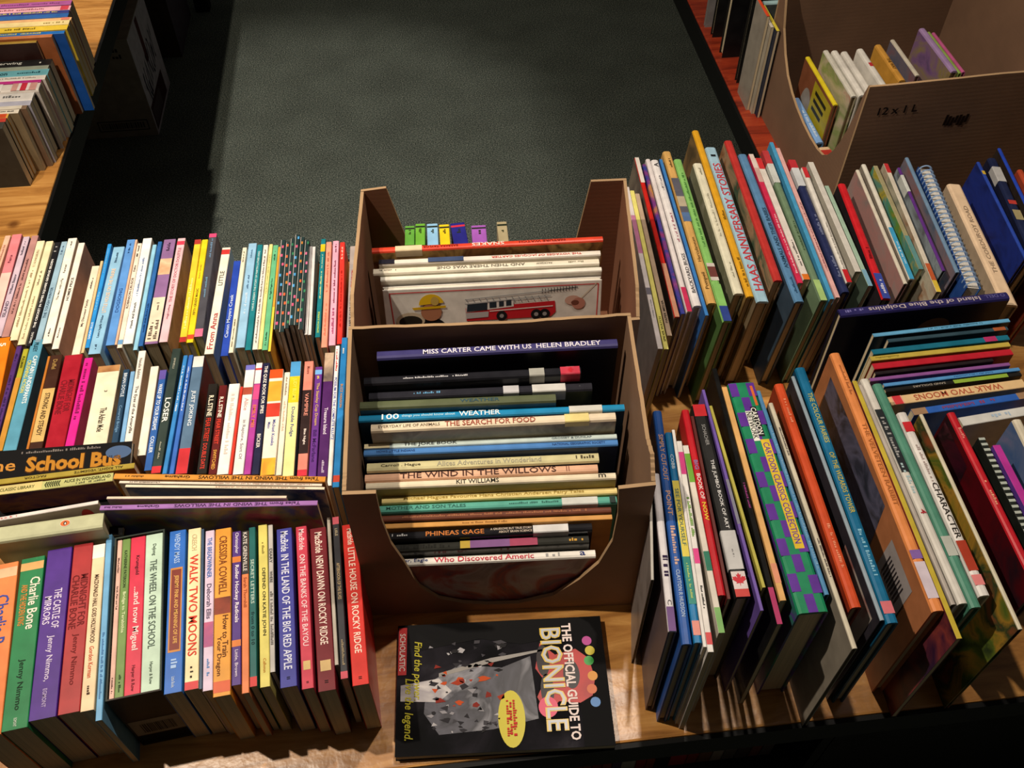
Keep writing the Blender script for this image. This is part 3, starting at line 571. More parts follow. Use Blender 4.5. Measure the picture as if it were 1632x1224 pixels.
DOTS = ['d85c84', 'e0683c', '38845c', '50a0dc', 'c88438', 'dc7098']
dot_books = []
FX = [(742, 780, 152), (781, 815, 172), (816, 848, 142), (850, 885, 112), (888, 922, 130), (924, 955, 152)]
NX = [(690, 726, 822), (728, 764, 842), (766, 800, 815), (802, 838, 790), (840, 870, 790), (872, 906, 822)]
for i in range(6):
    r = random.Random(i); B = [(0, 1, .34, .47, 'b4b0ac')]
    for k in range(9):
        u = .02+k*.108+r.uniform(0, .03)+(i % 2)*.04; v0 = r.choice((-.48, -.2, -.1)); B.append((u, u+.03, v0, v0+.42, DOTS[i] if r.random() < .6 else DOTS[(i+3) % 6]))
    dot_books.append(('dark polka-dot', 'paperback', '24383a', FX[i]+NX[i], dict(Pt=B, side='141418', label=f'dark dotted thin notebook, {ordn(i+1)} from left in the dotted bundle', nm='thin_notebook', pg=cov('c8c4bc', .6), H=.14)))
vrow(dot_books, .14, 'dotted notebooks in the back left row', '', 'L3b', 'L3b', rev=True)
row3c = [
 ('thin white', 'paperback', 'e8e4e4', (958, 978, 200, 918, 942, 862), dict(side='c4bcb8')),
 ('second thin white', 'paperback', 'dcd8d8', (980, 1002, 203, 944, 970, 864), dict(side='8c8884')),
 ('teal with yellow band', 'paperback', '187884', (1043, 1080, 145, 998, 1035, 882), dict(T=[('SAMANTHA SURPRISE', .04, .24, 'b8d868', .4), ('~', .36, .65, 'c8d898', .35), ('~', .68, .84, 'c0d4b0', .3)], Bd=[(.86, .94, 'e0c020')])),
 ('salmon', 'paperback', 'e89880', (1083, 1122, 168, 1042, 1090, 958), dict(T=[('~', .1, .4, 'd07860', .4), ('~', .5, .9, 'b86c58', .35)])),
 ('candy pink', 'paperback', 'e4a8c0', (1132, 1178, 160, 1100, 1150, 943), dict(T=[('~', .1, .34, '983c68', .4), ('~', .38, .8, '783850', .36), ('~', .88, .97, '602c40', .4)])),
 ('scarlet', 'paperback', 'd83830', (1186, 1222, 170, 1160, 1204, 932), dict(T=[('~', .15, .7, 'a82018', .4), ('~', .82, .95, 'f0c0b0', .4)])),
 ('grey with taped end', 'paperback', 'b8b0b0', (1262, 1314, 200, 1232, 1292, 885), dict(T=[('THE FAMILY CARD MYSTERY', .02, .48, '34302c', .5), ('ERIC WILSON', .53, .72, 'c83c38', .42)], Bd=[(.78, 1, 'a89c98', .02)], label='grey paperback with taped end touching the rear box')),
]
vrow(row3c, .13, 'books in the back row left of the boxes', 'the group right of dotted notebooks', 'L3b', 'L3b', rev=True)

# ------------------------------------------------------------------ left side: books set crosswise between the rows
HL = hrow([
 ('olive', 'paperback', 'a08c34', (-60, 872, 905, 795, 768, 800), dict(H=.17, T=[('ALL RIGHT, VEGEMITE', .08, .42, '3c3010', .5), ('FACTOR', .58, .8, '3c3010', .4)], side='c08038', inv=True, label='olive paperback with inverted spine lettering, directly before the school bus book')),
 ('pale olive', 'paperback', 'b4b474', (-60, 912, 972, 668, 830, 872), dict(H=.168, T=[('ALICE IN WONDERLAND', .6, .98, '3c4020', .35, .12), ('~', .7, .95, '505438', .25, -.25), ('CLASSIC LIBRARY', .08, .36, '4c5024', .35)], Bd=[(.03, .42, 'c8b878')], side=('1c1824', '5c3c5c', 'a06c48', '28203c'), label='pale olive paperback with leaf emblem crossing the left rows')),
 ('thin white', 'paperback', 'd8d0cc', (-60, 1100, 1122, 580, 990, 1012), dict(H=.163, T=[('~', .1, .25, 'c03c38', .4)], side='b09c9c', label='thin white paperback with red dot standing crosswise at left edge')),
 ('sage', 'picture', 'b4b694', (-60, 1150, 1250, 610, 1058, 1150), dict(H=.155, side='b0b08c', label='thick sage hardcover with orange oval emblem lying crosswise at left edge')),
], .17, 'crosswise books between the left rows', '', 'L2a')
spine_print(HL[3], oval(.66, .08, .045, .21), 'd8d4c8', 1); spine_print(HL[3], oval(.66, .08, .042, .18), 'c86430', 2); spine_print(HL[3], oval(.66, .08, .014, .12), '24201c', 3); spine_print(HL[3], oval(.662, .06, .006, .07), 'e8e4dc', 4)
side_print(HL[2], oval(.86, .14, .06, .1), 'b02c34', 1)
for i_ in range(7):
    for s_ in (-1, 1): spine_print(HL[1], [(.44+.018*i_, 0), (.455+.018*i_, s_*.34), (.463+.018*i_, s_*.3), (.452+.018*i_, 0)], '3c4420', 1, 'leaf_sprig')
CB = dict(cl='L2a', cr='L2b', inv=True)
hrow([
 ('', 'paperback', 'd08c34', (675, 830, 866, 885, 850, 882), dict(CB, H=.172, label='golden orange paperback with inverted lettering crossing before the middle row', T=[('Tales from THE WIND IN THE WILLOWS', .03, .6, '2c1c0c', .6), ('Grahame', .64, .76, '2c1c0c', .5), ('~', .86, .95, '5c3c18', .3)], side='a8702c')),
 ('', 'paperback', 'dcd0c0', (706, 875, 890, 865, 882, 898), dict(CB, H=.169, label='thin white paperback between golden orange and cream crosswise books', T=[('~', .05, .55, 'a88470', .5), ('~', .8, .95, '5c5048', .5)])),
 ('', 'paperback', 'e0d4bc', (742, 897, 914, 880, 905, 921), dict(CB, H=.168, label='thin cream paperback with bluish cover facing the camera, set crosswise', T=[('~', .1, .55, 'a88470', .5)], side=('b8a890', '3c4c78', 'a89c8c'))),
 ('', 'paperback', 'd4c4b0', (632, 968, 984, 655, 964, 978), dict(CB, H=.164, label='thin cream booklet just behind the purple crosswise book')),
 ('', 'paperback', '9a6cae', (592, 1020, 1050, 838, 986, 1016), dict(CB, H=.160, label='purple paperback with inverted lettering standing behind the front row', T=[('Tales from THE WIND IN THE WILLOWS', .08, .66, '3c1c48', .6), ('Grahame', .72, .84, '3c1c48', .5), ('~', .9, .98, '502c5c', .4)], side=('5c3c6c', '4c4c74', '7c7448', '9c3c58', '3c3040'))),
], .17, 'crosswise books between the left rows', '', 'L2a')
# book lying on the ends of the middle row, title side up
def lying(label, name, corners, z, t, cover, deco, tilt=0., group=None):
    """corners: near-left, near-right, far-right, far-left on the table plane"""
    P = [Vector(c) for c in corners]; c0 = sum(P, Vector())/4
    X = ((P[1]-P[0])+(P[2]-P[3]))/2; L = X.length; D = (((P[3]-P[0])+(P[2]-P[1]))/2); Dl = abs(D.cross(X.normalized()).z); ang = math.atan2(X.y, X.x)
    M = Matrix.Translation((c0.x, c0.y, TZ+z)) @ Matrix.Rotation(ang, 4, 'Z') @ Matrix.Rotation(tilt, 4, 'X')
    r = empty(name, M); tag(r, label, 'book', group); c = .0006
    v = []; f = []; ix = []
    for i, (z0, z1) in enumerate(((0, c), (t-c, t))):
        a, b = boxgeo(-L/2, L/2, -Dl/2, Dl/2, z0, z1); f += [tuple(q+len(v) for q in k) for k in b]; v += a
    mesh('cover', v, f, cover, None, r)
    box('page_block', -L/2+.001, L/2-.001, -Dl/2+.001, Dl/2-.001, c+.0001, t-c-.0001, pages_mat('d8ccb0'), r)
    deco(r, L, Dl, t+.0003); return r
def bus(r, L, D, z):
    S = lambda cx, cy, dz=.0: Matrix.Translation((cx, cy, z+dz))
    letter('The', S(-L*.34, D/2-.021), .045, .016, flat('b87c28'), r); letter('School Bus', S(L*.14, D/2-.022), L*.60, .021, flat('b07828', .8), r, bold=.04)
    letter('School Bus', S(L*.142, D/2-.0225, -.0001), L*.61, .024, flat('3c220c', .8), r, bold=.07)
    dashes(r, S(L*.05, D/2-.005), L*.5, .004, flat('6c6460'))
    pts = [(L*.42+.016*math.cos(a), D/2-.014+.009*math.sin(a), z) for a in [i*math.tau/24 for i in range(24)]]
    ngon('round_sticker', pts, flat('38547c'), r)
A0, A1 = un(*px('L2a', -150, 694), .150), un(*px('L2a', 742, 606), .157)
dirx = (A1-A0).normalized(); nrm = Vector((-dirx.y, dirx.x, 0)); dep = .125
lying('dark picture book with orange title lettering resting on ends of middle left row', 'picture_book',
      [A0-nrm*dep, A1-nrm*dep+dirx*.012, A1, A0], .126, .009, flat('0b0a0c', .75), bus, math.radians(12))

# ------------------------------------------------------------------ middle: books in the front box
zf = .0048
HB = hrow([
 ('navy purple', 'picture', '3e3a70', (190, 182, 226, 1393, 120, 160), dict(zb=zf, H=0.255, T=[('MISS CARTER CAME WITH US', .19, .64, 'e4e0ec', .55), ('HELEN BRADLEY', .66, .93, 'e4e0ec', .55)], side='16141c')),
 ('glossy black with red flag label', 'picture', '202026', (125, 316, 350, 1210, 256, 300), dict(zb=zf, H=0.236, rough=.15, T=[('~', .18, .48, 'c8c8cc', .24)], Bd=[(.76, .83, 'a8a8a0', .015), (.905, .995, 'c83c50', .015), (.93, .97, 'd8ccc8')], side='1a1a1e')),
 ('dark grey with white label', 'picture', '2c2c34', (150, 392, 424, 1266, 336, 380), dict(zb=zf, H=0.222, rough=.15, T=[('~', .2, .32, '6098c0', .3)], Bd=[(.6, .67, 'c4c4c8', .02), (.73, .88, 'd4d4d0', .018)], side=('3c4030', '505840', '28302c'))),
 ('olive', 'picture', '5c6448', (105, 432, 478, 1085, 398, 432), dict(zb=zf, H=0.222, side='4c6068', T=[('WEATHER', .5, .72, '305060', .4)])),
 ('bright blue', 'picture', '1c8cc0', (100, 508, 536, 1425, 432, 468), dict(zb=zf, H=0.212, T=[('100', .085, .15, 'e8f4f8', .85), ('things you should know about', .16, .36, 'b8e0f0', .5), ('WEATHER', .375, .53, 'e8f4f8', .75)], Bd=[(.79, .915, 'd8d8d0', .012)], side='143c5c')),
 ('cream with red lettering', 'picture', 'ecdcc0', (160, 547, 590, 1382, 478, 518), dict(zb=zf, H=0.210, T=[('EVERYDAY LIFE OF ANIMALS', .03, .28, '70604c', .35), ('THE SEARCH FOR FOOD', .3, .67, '9c4434', .6)], Bd=[(.79, .89, 'e8d890', .01)], side=('a89c84', 'c8b898', '807460'))),
 ('pale aqua', 'picture', 'c4d4d0', (127, 645, 670, 1390, 597, 622), dict(zb=zf, H=0.186, T=[('THE JOKE BOOK', .1, .42, '2c2c30', .75), ('GROSSET & DUNLAP', .74, .9, '50606c', .4)], Bd=[(0, .1, 'dcd0a8')], side='2c3848')),
 ('cornflower blue', 'picture', '4c84c8', (125, 674, 704, 1395, 624, 656), dict(zb=zf, H=0.186, T=[('HOWS LITTLE INDIANS', .05, .2, '1c3468', .36), ('NATIONAL GEOGRAPHIC SOCIETY', .74, .95, '1c3468', .36)], side='182c58')),
 ('pale straw', 'picture', 'd4cc9c', (140, 742, 790, 1300, 690, 736), dict(zb=zf, H=0.174, T=[('Carroll . Hague', .06, .23, '4c4430', .38), ('Alices Adventures in Wonderland', .3, .75, 'a09c88', .5), ('~', .9, .98, '4c4430', .4)], side='1c2434')),
 ('pale peach', 'picture', 'e8b898', (130, 801, 838, 1295, 746, 788), dict(zb=zf, H=0.171, T=[('THE WIND IN THE WILLOWS', .15, .82, '50342c', .66), ('||', .86, .88, '8c5c4c', .6)])),
 ('creamy white', 'picture', 'ece0c4', (135, 840, 868, 1385, 787, 826), dict(zb=zf, H=0.170, T=[('KIT WILLIAMS', .36, .53, '28241c', .62), ('m', .93, .96, '28241c', .5)], side='b8a868')),
 ('butter yellow', 'picture', 'ecd890', (215, 162, 192, 1390, 105, 140), dict(zb=zf, H=0.152, cl='B2', cr='B2', T=[('Michael Hagues Favourite Hans Christian Andersen Fairy Tales', .07, .88, 'a88c40', .6)], side='b8a050')),
 ('sea green', 'picture', '5cac9c', (188, 202, 236, 1390, 152, 194), dict(zb=zf, H=0.149, cl='B2', cr='B2', T=[('MOTHER AND SON TALES', .04, .37, '2c6058', .42), ('~', .55, .76, '2c6058', .3)], Bd=[(.77, .92, 'd4d8d4', .012), (.97, .995, '1c302c')])),
 ('reddish brown', 'picture', '6c3c2c', (200, 250, 280, 1362, 208, 240), dict(zb=zf, H=0.144, cl='B2', cr='B2', T=[('~', .1, .9, 'a06848', .4)], side='3c2c24')),
 ('thin tan orange', 'paperback', 'd09850', (212, 298, 322, 1366, 246, 272), dict(zb=zf, H=0.140, cl='B2', cr='B2', T=[('~', .35, .55, '8c5c28', .4)])),
 ('black with orange lettering', 'picture', '1c1c20', (225, 340, 378, 1266, 287, 328), dict(zb=zf, H=0.136, cl='B2', cr='B2', rough=.18, T=[('~', .0, .12, 'c8c8c8', .35), ('PHINEAS GAGE', .2, .48, 'c87838', .6), ('A GRUESOME BUT TRUE STORY', .51, .71, 'c8b8a8', .28, .2), ('ABOUT BRAIN SCIENCE', .55, .71, 'c8b8a8', .28, -.2)], Bd=[(.715, .885, 'd8d8d8', .012)])),
 ('dark with purple panel', 'picture', '30302c', (258, 398, 440, 1250, 350, 392), dict(zb=zf, H=0.127, cl='B2', cr='B2', rough=.18, T=[('~', .05, .3, '14140f', .5), ('~', .9, .98, 'c8983c', .5)], Bd=[(.35, .4, 'b89c38'), (.4, .6, '7c5088'), (.6, .74, '9c3858')])),
 ('white with red lettering', 'picture', 'ece8e0', (285, 470, 503, 1283, 418, 466), dict(zb=zf, H=0.114, cl='B2', cr='B2', T=[('Deer, Eagle', .0, .16, '2c3c78', .5), ('Who Discovered Americ', .19, .69, 'c02c44', .62), ('~', .75, .83, '9c9c9c', .5), ('a', .92, .95, '203070', .5)], side=('8c8078', 'a89c94', 'a0544c', '50505c', 'b8aca4'))),
], .2, 'books in the front cardboard box', 'of the front box', 'B1')
leaf_print(HB[1], .95, .0, .009, 1)

# ------------------------------------------------------------------ middle: books in the rear box
SM = [('apple green', '5c9c3c', 330, 380, 283, 330, 378), ('leaf green', '68a838', 383, 432, 272, 382, 432), ('powder blue', '88b8dc', 440, 494, 272, 443, 500),
      ('yellow', 'e8c420', 500, 552, 276, 508, 558), ('navy with red end', '24247c', 560, 625, 268, 572, 655), ('violet', '9c58b4', 662, 735, 280, 668, 745), ('khaki', 'a49878', 790, 838, 262, 800, 855)]
vrow([(d, 'paperback', h, (a, b, y, c, e, 378), dict(zb=.0048, T=[('~', .55, .8, '283018', .3)], Bd=[(.82, .9, 'c83040' if 'navy' in d else '20281c')], label=f'small {d} paperback peeping out at the back of rear box')) for d, h, a, b, y, c, e in SM],
     .207, 'small books at the back of the rear box', '', 'B0', 'B0', rev=True)
HB2 = hrow([
 ('orange red with inverted lettering', 'picture', 'd8442c', (165, 388, 414, 1320, 330, 354), dict(zb=.0048, H=.222, inv=True, T=[('NATURE WATCH', .16, .37, '701c14', .4), ('SNAKES', .43, .57, 'f0dcd0', .66), ('BARBARA TAYLOR', .63, .78, '701c14', .4)], Bd=[(.785, .9, 'e0cca8', .012)], side=('2c1c14', 'b88850', '7c5434', 'd0a868', '1c1410'))),
 ('white and blue', 'picture', 'e4dcd0', (200, 450, 476, 1308, 402, 424), dict(zb=.0048, H=.214, inv=True, T=[('THE VOYAGES OF JACQUES CARTIER', .06, .52, 'c83c30', .5)], Bd=[(.62, .78, '3c4c70'), (.93, 1, '20202c')], side='c4bcac')),
 ('ivory with inverted lettering', 'picture', 'e4dcc8', (172, 488, 516, 1300, 436, 466), dict(zb=.0048, H=.208, inv=True, T=[('~', .07, .14, '807860', .3), ('PACKSAW', .21, .28, '606050', .3), ('AND THEN THERE WAS ONE', .33, .72, '605c50', .45), ('~', .9, .98, '706c5c', .3)], side='c8c4b0')),
 ('plain white', 'picture', 'e4e0d4', (208, 526, 548, 1312, 478, 498), dict(zb=.0048, H=.203, inv=True)),
], .21, 'books in the rear cardboard box', 'of the rear box', 'B0')
# fire engine board book leaning against them
def leaner():
    a = un(*px('B0', 216, 556), .196); b = un(*px('B0', 1304, 503), .196)
    X = (b-a); L = X.length; ang = math.atan2(X.y, X.x); tilt = math.radians(14); Hh = .196/math.cos(tilt)-.001
    R = Matrix.Rotation(ang, 4, 'Z') @ Matrix.Rotation(-tilt, 4, 'X'); mid = (a+b)/2; Hh -= .006; w4 = HB2[3]; mid.y = w4.location.y-DIM[w4.name][1]/2-.0125
    M = Matrix.Translation(mid-(R @ Vector((0, 0, Hh)))) @ R
    r = empty('board_book', M); tag(r, 'white board book with red fire engine on its cover in rear box', 'book')
    t = .010; y = -.0004
    bevbox('cover', -L/2, L/2, 0, .0022, 0, Hh, cov('d8d4cc', .3), r, .001); bevbox('cover', -L/2, L/2, t-.0022, t, 0, Hh, cov('d8d4cc', .3), r, .001)
    box('page_block', -L/2+.002, L/2-.002, .0023, t-.0023, .002, Hh-.0015, pages_mat('e4dccc'), r)
    def Q(x, v): return ((x-760)/1090*L, Hh-(v-560)/1090*L*.98)
    def shp(name, pts, h, k=0): ngon(name, [(Q(*p)[0], y-.0002*k, Q(*p)[1]) for p in pts], flat(h, .35), r)
    def circ(name, cx, cy, rx, ry, h, k=0, a0=0, a1=math.tau): shp(name, [(cx+rx*math.cos(a0+(a1-a0)*i/22), cy+ry*math.sin(a0+(a1-a0)*i/22)) for i in range(22)], h, k)
    shp('red_border', [(245, 578), (1290, 578), (1290, 583), (245, 583)], 'c83838'); shp('red_border', [(245, 578), (250, 578), (260, 800), (255, 800)], 'c83838'); shp('red_border', [(1285, 583), (1290, 583), (1286, 800), (1281, 800)], 'c83838')
    circ('printed_shirt', 405, 800, 115, 75, '18181c', 0, math.pi, math.tau); circ('printed_rope', 340, 745, 72, 48, 'b8a890', 1); circ('printed_rope', 340, 752, 58, 36, '28241f', 2)
    circ('printed_face', 447, 700, 52, 52, 'a06c50', 3); circ('printed_helmet', 450, 655, 62, 62, 'd8b020', 4, math.pi, math.tau); shp('printed_helmet', [(352, 668), (520, 662), (522, 676), (360, 682)], 'c8a018', 5); circ('printed_badge', 468, 634, 20, 26, 'b89c50', 6)
    shp('printed_engine', [(620, 688), (1070, 668), (1075, 735), (1050, 760), (622, 765)], 'b8242c', 1); shp('printed_cab', [(625, 655), (860, 642), (862, 690), (622, 712)], 'd0ccc8', 2)
    for q in ([(630, 664), (730, 658), (728, 702), (624, 708)], [(740, 656), (775, 654), (775, 690), (740, 692)], [(788, 652), (812, 651), (812, 685), (788, 687)], [(824, 650), (850, 648), (850, 682), (824, 684)]): shp('printed_window', q, '283038', 3)
    shp('printed_bumper', [(620, 715), (735, 712), (732, 745), (622, 750)], 'a8a4a4', 3); shp('printed_stripe', [(740, 708), (1060, 694), (1060, 700), (740, 714)], 'd8c8c4', 3)
    for cx in (800, 975, 1018): circ('printed_wheel', cx, 742, 27, 30, '1c1c1e', 4); circ('printed_hub', cx, 742, 11, 12, '8c8888', 5)
    for i in range(13): x = 620+i*33; shp('printed_ladder', [(x, 632), (x+5, 632), (x+20, 662), (x+15, 662)], '8c8c90', 2)
    shp('printed_ladder', [(618, 634), (1040, 604), (1040, 610), (618, 640)], '9c9c9c', 3); shp('printed_ladder', [(618, 660), (1050, 634), (1050, 640), (618, 666)], '9c9c9c', 3)
    for i in range(12): x = 1005+i*15; shp('printed_rail', [(x, 594-i), (x+3, 594-i), (x+3, 622-i), (x, 622-i)], '28282c', 1)
    shp('printed_rail', [(1003, 608), (1185, 592), (1185, 597), (1003, 613)], '28282c', 2)
    circ('printed_shoe', 1160, 670, 40, 28, 'c09888', 1); circ('printed_shoe', 1190, 690, 34, 34, 'b07868', 2); circ('printed_shoe', 1172, 684, 20, 14, '6c4034', 3)
    for i in range(10): a = 1200+i*8; shp('printed_ribbon', [(a, 660-i*9), (a+8, 650-i*9), (a+10, 654-i*9), (a+2, 664-i*9)], 'c8b8a0', 1)
leaner()

# ------------------------------------------------------------------ book lying flat in front of the boxes
def guide(r, L, D, z):
    def E(name, cx, cy, rx, ry, h, k, n=28): ngon(name, [(cx*L+rx*math.cos(i*math.tau/n), cy*D+ry*math.sin(i*math.tau/n), z+.0001*k) for i in range(n)], flat(h, .3), r)
    def B(name, x0, x1, y0, y1, h, k): ngon(name, [(x0*L, y0*D, z+.0001*k), (x1*L, y0*D, z+.0001*k), (x1*L, y1*D, z+.0001*k), (x0*L, y1*D, z+.0001*k)], mk(h), r)
    def P_(name, pts, h, k): ngon(name, [(x*L, y*D, z+.0001*k) for x, y in pts], mk(h), r)
    B('dark_strip', .36, .5, -.5, .5, flat('0a0a0c', .7), 1); P_('dark_corner', [(-.5, .5), (-.42, .28), (-.1, .36), (.1, .3), (.36, .36), (.36, .5)], flat('0c0c0e', .7), 1)
    P_('silver_glow', [(-.36, .02), (-.2, .16), (.0, .12), (.14, .2), (.16, -.28), (-.05, -.34), (-.3, -.36), (-.37, -.2)], ('24242a', '50505a', '38383f', '86868e', '28262c'), 1)
    P_('white_glow', [(-.48, .02), (-.3, .06), (-.24, -.04), (-.3, -.12), (-.48, -.1)], ('c8c4c0', '98949a', 'dcd8d4'), 2)
    P_('pale_blade', [(-.3, .1), (-.05, .2), (.2, .25), (.2, .235), (-.04, .165), (-.3, .07)], '8c8884', 3)
    P_('red_field', [(.19, .3), (.26, .2), (.36, .24), (.42, .16), (.44, .0), (.42, -.13), (.36, -.18), (.26, -.16), (.2, -.26), (.16, -.12), (.2, .0), (.16, .1)], ('8c1414', 'b82420', 'a01818'), 2)
    rs = random.Random(11)
    for cx, cy, a, b in ((.2, .16, .008, .02), (.21, -.07, .008, .02), (.33, .04, .010, .018)): E('dark_lozenge', cx, cy, a, b, '180c10', 3)
    for q_ in range(80):                     # scattered metallic shards, no figure
        cx, cy = rs.uniform(-.35, .02), rs.uniform(-.36, .34); n_ = rs.randint(3, 5); rr = rs.uniform(.006, .02); th = rs.uniform(0, 6.28)
        hh = rs.choice(('1c1a20', '26242a', '141216', '8c8a90', 'a8a6aa', '3c3a40')) if abs(cy) > .16 or rs.random() < .5 else rs.choice(('9c3418', 'b84818', '7c2014'))
        P_('metal_shard', [(cx+rr*(.4+.6*rs.random())*2.2*math.cos(th+k_*6.28/n_)*(1 if k_ % 2 else .6), cy+rr*(.5+.5*rs.random())*1.6*math.sin(th+k_*6.28/n_)) for k_ in range(n_)], flat(hh, .5), 3+q_ % 3)
    B('publisher_tab', -.495, -.455, .1, .48, 'c82428', 2)
    V = Matrix.Rotation(-math.pi/2, 4, 'Z')
    T = lambda cx, cy: Matrix.Translation((cx*L, cy*D, z+.0008)) @ V
    letter('SCHOLASTIC', T(-.475, .28), D*.3, .007, flat('f0e0d8'), r)
    letter('Find the power.', T(-.405, .13), D*.46, .012, flat('a8a02c'), r, shear=.25); letter('Live the legend.', T(-.445, -.16), D*.46, .013, flat('c0b830'), r, shear=.25)
    letter('BIONICLE', T(.245, .02), D*.8, .027, flat('d8b84c', .25), r, bold=.035, asp=(.3, 2.2)); letter('BIONICLE', Matrix.Translation((0, 0, .0003)) @ T(.245, .02), D*.785, .023, flat('b8bcc4', .25), r, asp=(.3, 2.2), bold=.0)
    letter('THE OFFICIAL GUIDE TO', T(.325, .0), D*.9, .012, flat('ecdcd8'), r, bold=.03)
    E('yellow_sticker', .035, -.27, .016, .034, 'c8bc38', 4); E('pink_sticker', .208, -.2, .0115, .0125, 'd84c6c', 6)
    for i, x in enumerate((.05, .035, .02)):
        dashes(r, T(x, -.27) @ Matrix.Translation((0, 0, .0004)), .044, .005, flat('c02c28'))
    for i, (cy, h) in enumerate(((.3, 'b03c8c'), (.22, 'c0b030'), (.14, '3c9c48'), (.02, 'd08c28'), (-.08, 'c8602c'), (-.18, '3c78b8'))): E('confetti', .42+.01*(i % 2), cy, .006, .006, h, 3)
lying('paperback guide lying flat on table before the front box, gold vertical title', 'paperback_book',
      [un(632, 1209, .012), un(987, 1186, .012), un(951, 984, .012), un(632, 997, .012)], .0004, .0125, art(['060607', '0c0c0f', '1e1c22', '3a383e'], 9, .6, spec=.05), guide)

